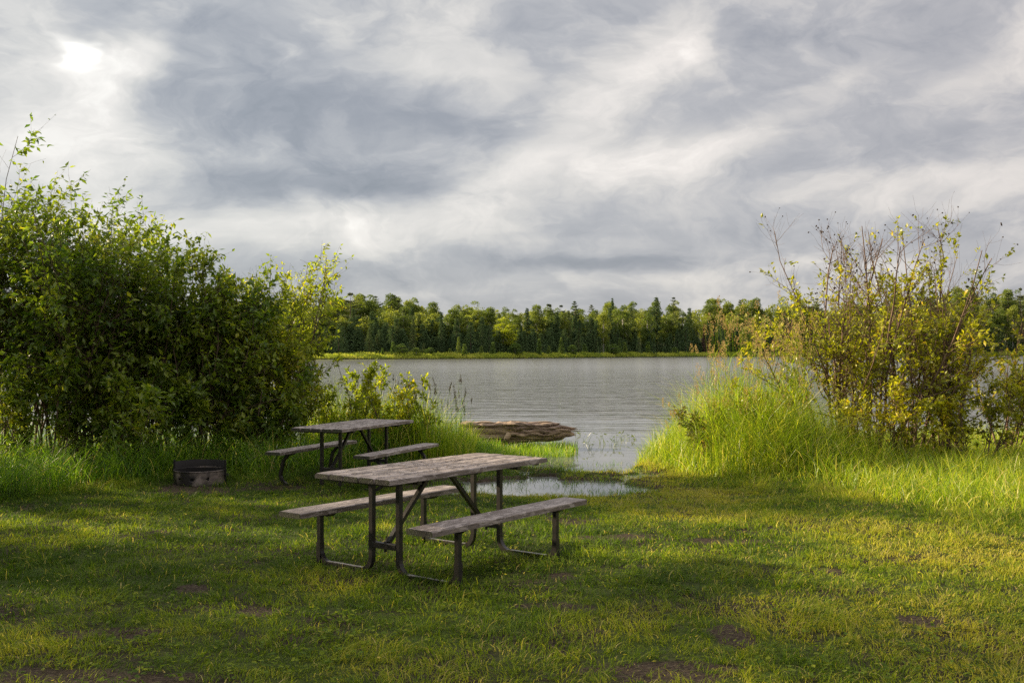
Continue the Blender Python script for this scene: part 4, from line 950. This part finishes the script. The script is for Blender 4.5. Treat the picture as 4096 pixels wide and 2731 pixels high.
# ------------------------------------------------------------------ emergent plants in the bay
wp = [(2345, 1760, .30), (2410, 1765, .26), (2365, 1790, .22), (2440, 1775, .14), (2470, 1760, .22), (2500, 1752, .16), (2312, 1730, .12), (2530, 1748, .07)]
for i, (u, v, h) in enumerate(wp):
    rg = np.random.default_rng(60 + i); x, y = at(u, v + 10, WATER); n = 9
    P = np.stack([x + rg.normal(0, .05, n), y + rg.normal(0, .06, n), np.full(n, WATER - .05)], 1)
    Vb, Fb, rb, _ = blades(P, h * rg.uniform(.6, 1.1, n) + .05, rg.uniform(.006, .011, n), rg.uniform(0, 6.28, n), rg.uniform(.1, .8, n), 4, rnd=rg.random(n), face=rg.uniform(0, 6.28, n))
    k = rg.integers(0, n, 7); tp = Vb.reshape(n, -1, 3)[k, -1]
    D = rg.normal(0, .7, (7, 3)); D[:, 2] = D[:, 2] * .5 + .1
    Vl, Fl, rl = leaves(tp, D, rg.uniform(.05, .11, 7), rg, wid=.32)
    V_, F_, r_ = merge([(Vb, Fb, rb), (Vl, Fl, rl)])
    o = link('water_plant', mesh_np('water_plant', V_, F_, M['waterplant'], {'rnd': r_}))
    tag(o, 'spindly green water plant rising from the bay between the log and right bank', 'water plant', 'water plants in the bay')

# ------------------------------------------------------------------ far forest
def far_conifer(seed, H, Wd, kind):
    rg = np.random.default_rng(seed)
    if kind == 'spruce':
        nb = int(46 * H); t = (np.floor(rg.random(nb) ** .85 * 34) + rg.normal(0, .16, nb)) / 34 * .95 + .03; L_ = Wd * np.clip(1 - t, 0, 1) ** .85 * rg.uniform(.6, 1.12, nb) + .10; dr = -.35 + .5 * t; card = .38
    else:
        nw = 15; lev = np.sort(rg.uniform(.28, .98, nw)); t = lev[rg.integers(0, nw, int(26 * H))] + rg.normal(0, .006, int(26 * H)); nb = len(t)
        sh = np.interp(t, [.25, .45, .7, .88, 1], [.55, 1, .8, .38, .05]); L_ = Wd * sh * rg.uniform(.5, 1.2, nb); dr = .02 + .28 * t; card = .5
    az = rg.uniform(0, 2 * np.pi, nb)
    if kind == 'pine':
        az = (hash2(np.floor(t * 40), np.floor(rg.random(nb) * 5), seed) * 6.28) + rg.normal(0, .3, nb)
    q = 7; k = np.repeat(np.arange(nb), q); s = rg.uniform(.15, 1, nb * q)
    d = np.stack([np.cos(az), np.sin(az), dr], 1)
    P = d[k] * (L_[k] * s)[:, None]; P[:, 2] += t[k] * H; P[:, 2] -= .12 * L_[k] * s ** 2 * (1 if kind == 'spruce' else -1)
    P[:, :2] += rg.normal(0, .10, (nb * q, 2))
    D = d[k] + rg.normal(0, .5, (nb * q, 3)); D[:, 2] -= .15 if kind == 'spruce' else -.2
    cl = fbm(t[k] * 9 + az[k] * 2, k * .01, seed, 2)
    V_, F_, r_ = leaves(P, D, card * rg.uniform(.6, 1.3, nb * q) * (.55 + .5 * (1 - t[k])), rg, wid=.6, flat=.6, rnd=np.clip(.5 + (cl - .5) + rg.normal(0, .15, nb * q) + .2 * (s - .5), 0, 1))
    Pt = np.array([[(0, 0, -1), (.03, 0, H * .5), (0, .02, H)]]); Vt, Ft = tubes(Pt, np.array([[.018 * H, .011 * H, .01]]), 6)
    return (V_, F_, r_), (Vt, Ft)
def far_decid(seed, H, Wd, cards=3800, card=.36):
    rg = np.random.default_rng(seed)
    nb = 34; tt = rg.uniform(.32, 1, nb); prof = np.interp(tt, [.3, .5, .75, .92, 1], [.45, .95, .9, .55, .2])
    a = rg.uniform(0, 6.28, nb); rr = Wd * prof * np.sqrt(rg.random(nb)) * .8
    Cn = np.stack([np.cos(a) * rr, np.sin(a) * rr, tt * H - .06 * H], 1); rad = rg.uniform(.10, .19, nb) * H * .55
    k = rg.integers(0, nb, cards); u = rg.normal(size=(cards, 3)); u /= np.linalg.norm(u, axis=1, keepdims=True); u[:, 2] = np.where(u[:, 2] < -.3, -u[:, 2], u[:, 2])
    P = Cn[k] + u * (rad[k] * rg.uniform(.55, 1.08, cards))[:, None] * np.array([1, 1, .8])
    D = u + rg.normal(0, .6, (cards, 3))
    V_, F_, r_ = leaves(P, D, card * rg.uniform(.5, 1.25, cards), rg, wid=.75, flat=.5, rnd=np.clip(.5 + rg.normal(0, .12, nb)[k] + rg.normal(0, .16, cards), 0, 1))
    P0 = np.array([[(0, 0, -1), (.05 * rg.normal(), .05, H * .35), (.2 * rg.normal(), .2 * rg.normal(), H * .7), (.2, .1, H * .9)]])
    parts = [tubes(P0, np.array([[.014 * H, .011 * H, .007 * H, .02]]), 6)]
    nl = 9; kk = rg.integers(0, nb, nl); S = []
    for j in kk:
        z0 = H * rg.uniform(.28, .6); S.append([(0, 0, z0), tuple((Cn[j] + np.array([0, 0, z0])) * .5), tuple(Cn[j])])
    parts.append(tubes(np.array(S), np.repeat(np.array([[.09, .06, .03]]), nl, 0), 4))
    Vt, Ft, _ = merge(parts)
    return (V_, F_, r_), (Vt, Ft)
def proto(kind, seed, H, Wd, lm, tm):
    (v, f, r), (vt, ft) = far_decid(seed, H, Wd) if kind == 'decid' else far_conifer(seed, H, Wd, kind)
    return mesh_np('crown', v, f, M[lm], {'rnd': r}), mesh_np('trunk', vt, ft, M[tm], smooth=True), H
PR = {'spruce': [proto('spruce', 500 + i, 12, w, 'spruce', 'trunk') for i, w in enumerate((1.9, 2.3, 1.6, 2.0, 2.6))],
      'decid': [proto('decid', 520 + i, 14, w, 'decid', 'birch') for i, w in enumerate((2.6, 3.1, 2.2, 2.8, 3.4, 2.5))],
      'pine': [proto('pine', 540 + i, 18, w, 'pine', 'trunk') for i, w in enumerate((3.2, 2.5, 3.8))],
      'larch': [proto('spruce', 560 + i, 5, w, 'larch', 'trunk') for i, w in enumerate((1.0, 1.3, .8))]}
def tree(kind, x, y, H, rg, label, cat, group, name=None, lm=None, wsc=1.0, var=None):
    ps = PR[kind]; cr, tr, H0 = ps[rg.integers(0, len(ps)) if var is None else var]; s = H / H0
    nm = name or {'spruce': 'spruce_tree', 'decid': 'birch_tree', 'pine': 'pine_tree', 'larch': 'young_tree'}[kind]
    o = bpy.data.objects.new(nm, None); C.objects.link(o); o.location = (x, y, float(ground_z(x, y)) - .1); o.rotation_euler = (0, 0, rg.uniform(0, 6.28))
    sw = s ** .6 * wsc * rg.uniform(.85, 1.2); o.scale = (sw, sw, s); tag(o, label, cat, group)
    c = link('crown', cr, o); link('trunk', tr, o)
    if lm: c.material_slots[0].link = 'OBJECT'; c.material_slots[0].material = M[lm]
    return o
def ray_shore(u):
    k = (u - CX) / F; Y = 300.0
    for _ in range(30): Y = .5 * Y + .5 * float(far_shore(k * Y))
    return Y
TOPu = [900, 1170, 1300, 1400, 1700, 1900, 2200, 2500, 2800, 3100, 3500, 3680, 3850, 4096, 4400]
TOPv = [1165, 1172, 1188, 1180, 1192, 1205, 1218, 1212, 1206, 1190, 1196, 1180, 1152, 1158, 1150]
def forest():
    rg = np.random.default_rng(77); cnt = {}
    def place(kind, u, d, vtop, label, cat, group, **kw):
        Y = ray_shore(u) + d; x = X_at(u, Y); gz = float(ground_z(x, Y)); H = max(2.0, (top_z(vtop, Y) - gz) * (1.07 if kind == 'decid' else 1.02))
        cnt[kind] = cnt.get(kind, 0) + 1
        return tree(kind, x, Y, H, rg, label, cat, group, **kw)
    # singled-out trees
    place('pine', 1402, 34, 1174, 'tall white pine with layered horizontal branches near the left end of the far forest', 'tree', 'pines across the lake', var=0, wsc=1.15)
    place('pine', 2300, 40, 1200, 'dark rounded pine crown on the skyline above the log', 'tree', 'pines across the lake', var=1)
    place('pine', 2694, 46, 1190, 'feathery pine on the skyline right of the tallest spruce', 'tree', 'pines across the lake', var=2, wsc=.8)
    place('spruce', 2450, 40, 1188, 'tallest pointed spruce on the skyline, thin and dark', 'tree', 'spruces across the lake', wsc=.8, var=2)
    place('spruce', 2626, 42, 1184, 'broad dark spruce on the skyline between the thin spruce and the feathery pine', 'tree', 'spruces across the lake', wsc=1.1, var=1)
    place('spruce', 2817, 12, 1300, 'dead reddish-brown spruce in the dark row at the waterside right', 'tree', 'spruces across the lake', lm='deadn')
    place('decid', 2012, 16, 1278, 'bright yellow-green birch in the middle of the far forest', 'tree', 'birches across the lake', lm='leafY', wsc=1.3)
    place('decid', 2985, 6, 1318, 'lone leaning birch with pale forked trunk at the right waterside', 'tree', 'birches across the lake').rotation_euler = (0, R(-9), 1)
    place('pine', 3870, 60, 1145, 'pine with level branches at the right end of the skyline', 'tree', 'pines across the lake', var=0)
    # young trees on the marshy rim
    yl = [(1530, 1390, 'c'), (1572, 1365, 'c'), (1610, 1376, 'd'), (1665, 1392, 'd'), (1695, 1370, 's'), (1720, 1390, 'd'), (1834, 1345, 'S'), (1853, 1376, 's'), (1858, 1374, 'c'), (1972, 1366, 'c'),
          (2083, 1370, 's'), (2157, 1352, 'c'), (2196, 1380, 'c'), (2245, 1346, 'S'), (2338, 1374, 'c'), (2430, 1362, 'c'), (2478, 1350, 'S'), (2500, 1366, 'c'), (2555, 1346, 's'), (2593, 1364, 'c'), (1505, 1398, 'c'),
          (1800, 1390, 'c'), (1925, 1382, 'c'), (2060, 1376, 'd'), (2290, 1382, 'd'), (2455, 1378, 'd'), (2615, 1352, 's'), (2700, 1390, 'd')]
    for u, v, k in yl:
        d = rg.uniform(2.5, 7)
        if k == 'd': place('decid', u, d, v, 'small bright bushy tree on the marshy rim of the far shore', 'tree', 'young trees on the marshy rim', name='young_tree', wsc=1.5, lm='larch')
        elif k in 'sS': place('spruce', u, d, v, 'small dark spruce on the marshy rim of the far shore', 'tree', 'young spruces on the marshy rim', lm='larch' if k == 'S' else None, wsc=.8)
        else: place('larch', u, d, v, 'small pale green conifer on the marshy rim of the far shore', 'tree', 'young conifers on the marshy rim')
    us = lambda n, a=1080, b=4250: np.sort(rg.uniform(a, b, n))
    # dark waterside spruces
    for u in us(88): place('spruce', u, rg.uniform(9, 20), rg.uniform(1262, 1352) + (12 if u > 2500 else 0), 'dark pointed spruce in the waterside rows of the far forest', 'tree', 'dark spruces of the far forest')
    for u in us(58):
        place('spruce', u, rg.uniform(22, 40), rg.uniform(1222, 1285), 'tall spruce among birches halfway up the far forest', 'tree', 'tall spruces of the far forest')
    for u in us(64):
        place('decid', u, rg.uniform(20, 40), rg.uniform(1228, 1290), 'leafy birch among spruces halfway up the far forest', 'tree', 'leafy birches of the far forest')
    for u in us(124):
        vt = np.interp(u, TOPu, TOPv); k = 'pine' if (rg.random() < .16 or 3450 < u < 4096 and rg.random() < .4) else 'decid'
        if k == 'pine': place('pine', u, rg.uniform(46, 70), vt + rg.uniform(-4, 16), 'dark pine along the skyline of the far forest', 'tree', 'skyline pines of the far forest')
        else: place('decid', u, rg.uniform(44, 72), vt + rg.uniform(2, 34), 'green leafy tree along the skyline of the far forest', 'tree', 'skyline birches of the far forest')
    print('far trees', cnt)
    # the depth of the wood behind and between, one mass
    lo = [far_decid(600 + i, 14, 3.4, 800, .6) for i in range(3)] + [far_conifer(610 + i, 9, 2.2, 'spruce') for i in range(1)]
    Vs, Fs, Rs = [], [], []; off = 0
    for i in range(330):
        u = rg.uniform(850, 4500); d = rg.uniform(26, 95); Y = ray_shore(u) + d; x = X_at(u, Y); gz = float(ground_z(x, Y))
        vt = np.interp(u, TOPu, TOPv) + rg.uniform(22, 60) + (60 - d) * 1.1 * (d < 60)
        H = max(4, top_z(vt, Y) - gz); (v, f, r), _ = lo[rg.integers(0, 3)]; s = H / 14
        a = rg.uniform(0, 6.28); c, sn = math.cos(a), math.sin(a)
        w = v.copy(); w[:, 0], w[:, 1] = (v[:, 0] * c - v[:, 1] * sn), (v[:, 0] * sn + v[:, 1] * c); w[:, 2] *= s
        w += np.array([x, Y, gz]); Vs.append(w); Fs.append(f + off); Rs.append(r); off += len(w)
    for i in range(420):   # low brush that closes the foot of the wood
        u = rg.uniform(850, 4500); d = rg.uniform(13, 40); Y = ray_shore(u) + d; x = X_at(u, Y); gz = float(ground_z(x, Y))
        (v, f, r), _ = lo[3]; w = v * np.array([1.1, 1.1, rg.uniform(.35, .8) + (d - 13) * .02]) + np.array([x, Y, gz]); Vs.append(w); Fs.append(f + off); Rs.append(r * .3); off += len(w)
    mi = np.concatenate([np.full(len(f), 0 if i < 330 else 1) for i, f in enumerate(Fs)])
    me = mesh_np('forest', np.concatenate(Vs), np.concatenate(Fs), [M['decid'], M['spruce']], {'rnd': np.concatenate(Rs)}, mi=mi)
    tag(link('forest', me), 'dense mixed woodland behind the front trees across the lake', 'forest', kind='stuff')
    # marsh rim
    n = 80000; u = rg.uniform(850, 4500, n); d = rg.random(n) ** 1.2 * 14 - .3
    uu = np.linspace(850, 4500, 200); YS = np.array([ray_shore(q) for q in uu]); Y = np.interp(u, uu, YS) + d; x = (u - CX) / F * Y
    P = np.stack([x, Y, ground_z(x, Y)], 1); hm = .75 + 1.3 * fbm(x / 3, Y / 3, 91, 3) * sstep(0, 3, d); P[:, 2] += rg.random(n) * hm * .6
    D = rg.normal(0, .5, (n, 3)); D[:, 2] = np.abs(D[:, 2]) + .5
    cl = fbm(x / 5, Y / 2, 93, 3)
    V_, F_, r_ = leaves(P, D, hm * rg.uniform(.2, .5, n), rg, wid=.4, flat=.2, rnd=np.clip(.5 + 1.2 * (cl - .5) + rg.normal(0, .15, n), 0, 1))
    tag(link('marsh_plants', mesh_np('marsh_plants', V_, F_, M['marsh'], {'rnd': r_})), 'low yellow-green marsh growth along the far waterline', 'marsh', kind='stuff')
forest()

# ------------------------------------------------------------------ camera, render
cam = bpy.data.cameras.new('camera'); co = bpy.data.objects.new('camera', cam); C.objects.link(co)
cam.sensor_width = 36; cam.lens = F / 4096 * 36; cam.clip_end = 6000; cam.clip_start = .05
co.location = (0, 0, CH); co.rotation_euler = (R(90) + PITCH, 0, 0)
sc = bpy.context.scene; sc.camera = co
sc.render.engine = 'CYCLES'; sc.view_settings.view_transform = 'Standard'; sc.view_settings.look = 'None'
sc.view_settings.gamma = 1; sc.view_settings.exposure = 1.4
sc.cycles.max_bounces = 7; sc.cycles.diffuse_bounces = 3; sc.cycles.glossy_bounces = 3; sc.cycles.transmission_bounces = 3; sc.cycles.transparent_max_bounces = 4
sc.cycles.sample_clamp_indirect = 6; sc.cycles.caustics_reflective = False; sc.cycles.caustics_refractive = False
sc.cycles.use_denoising = False
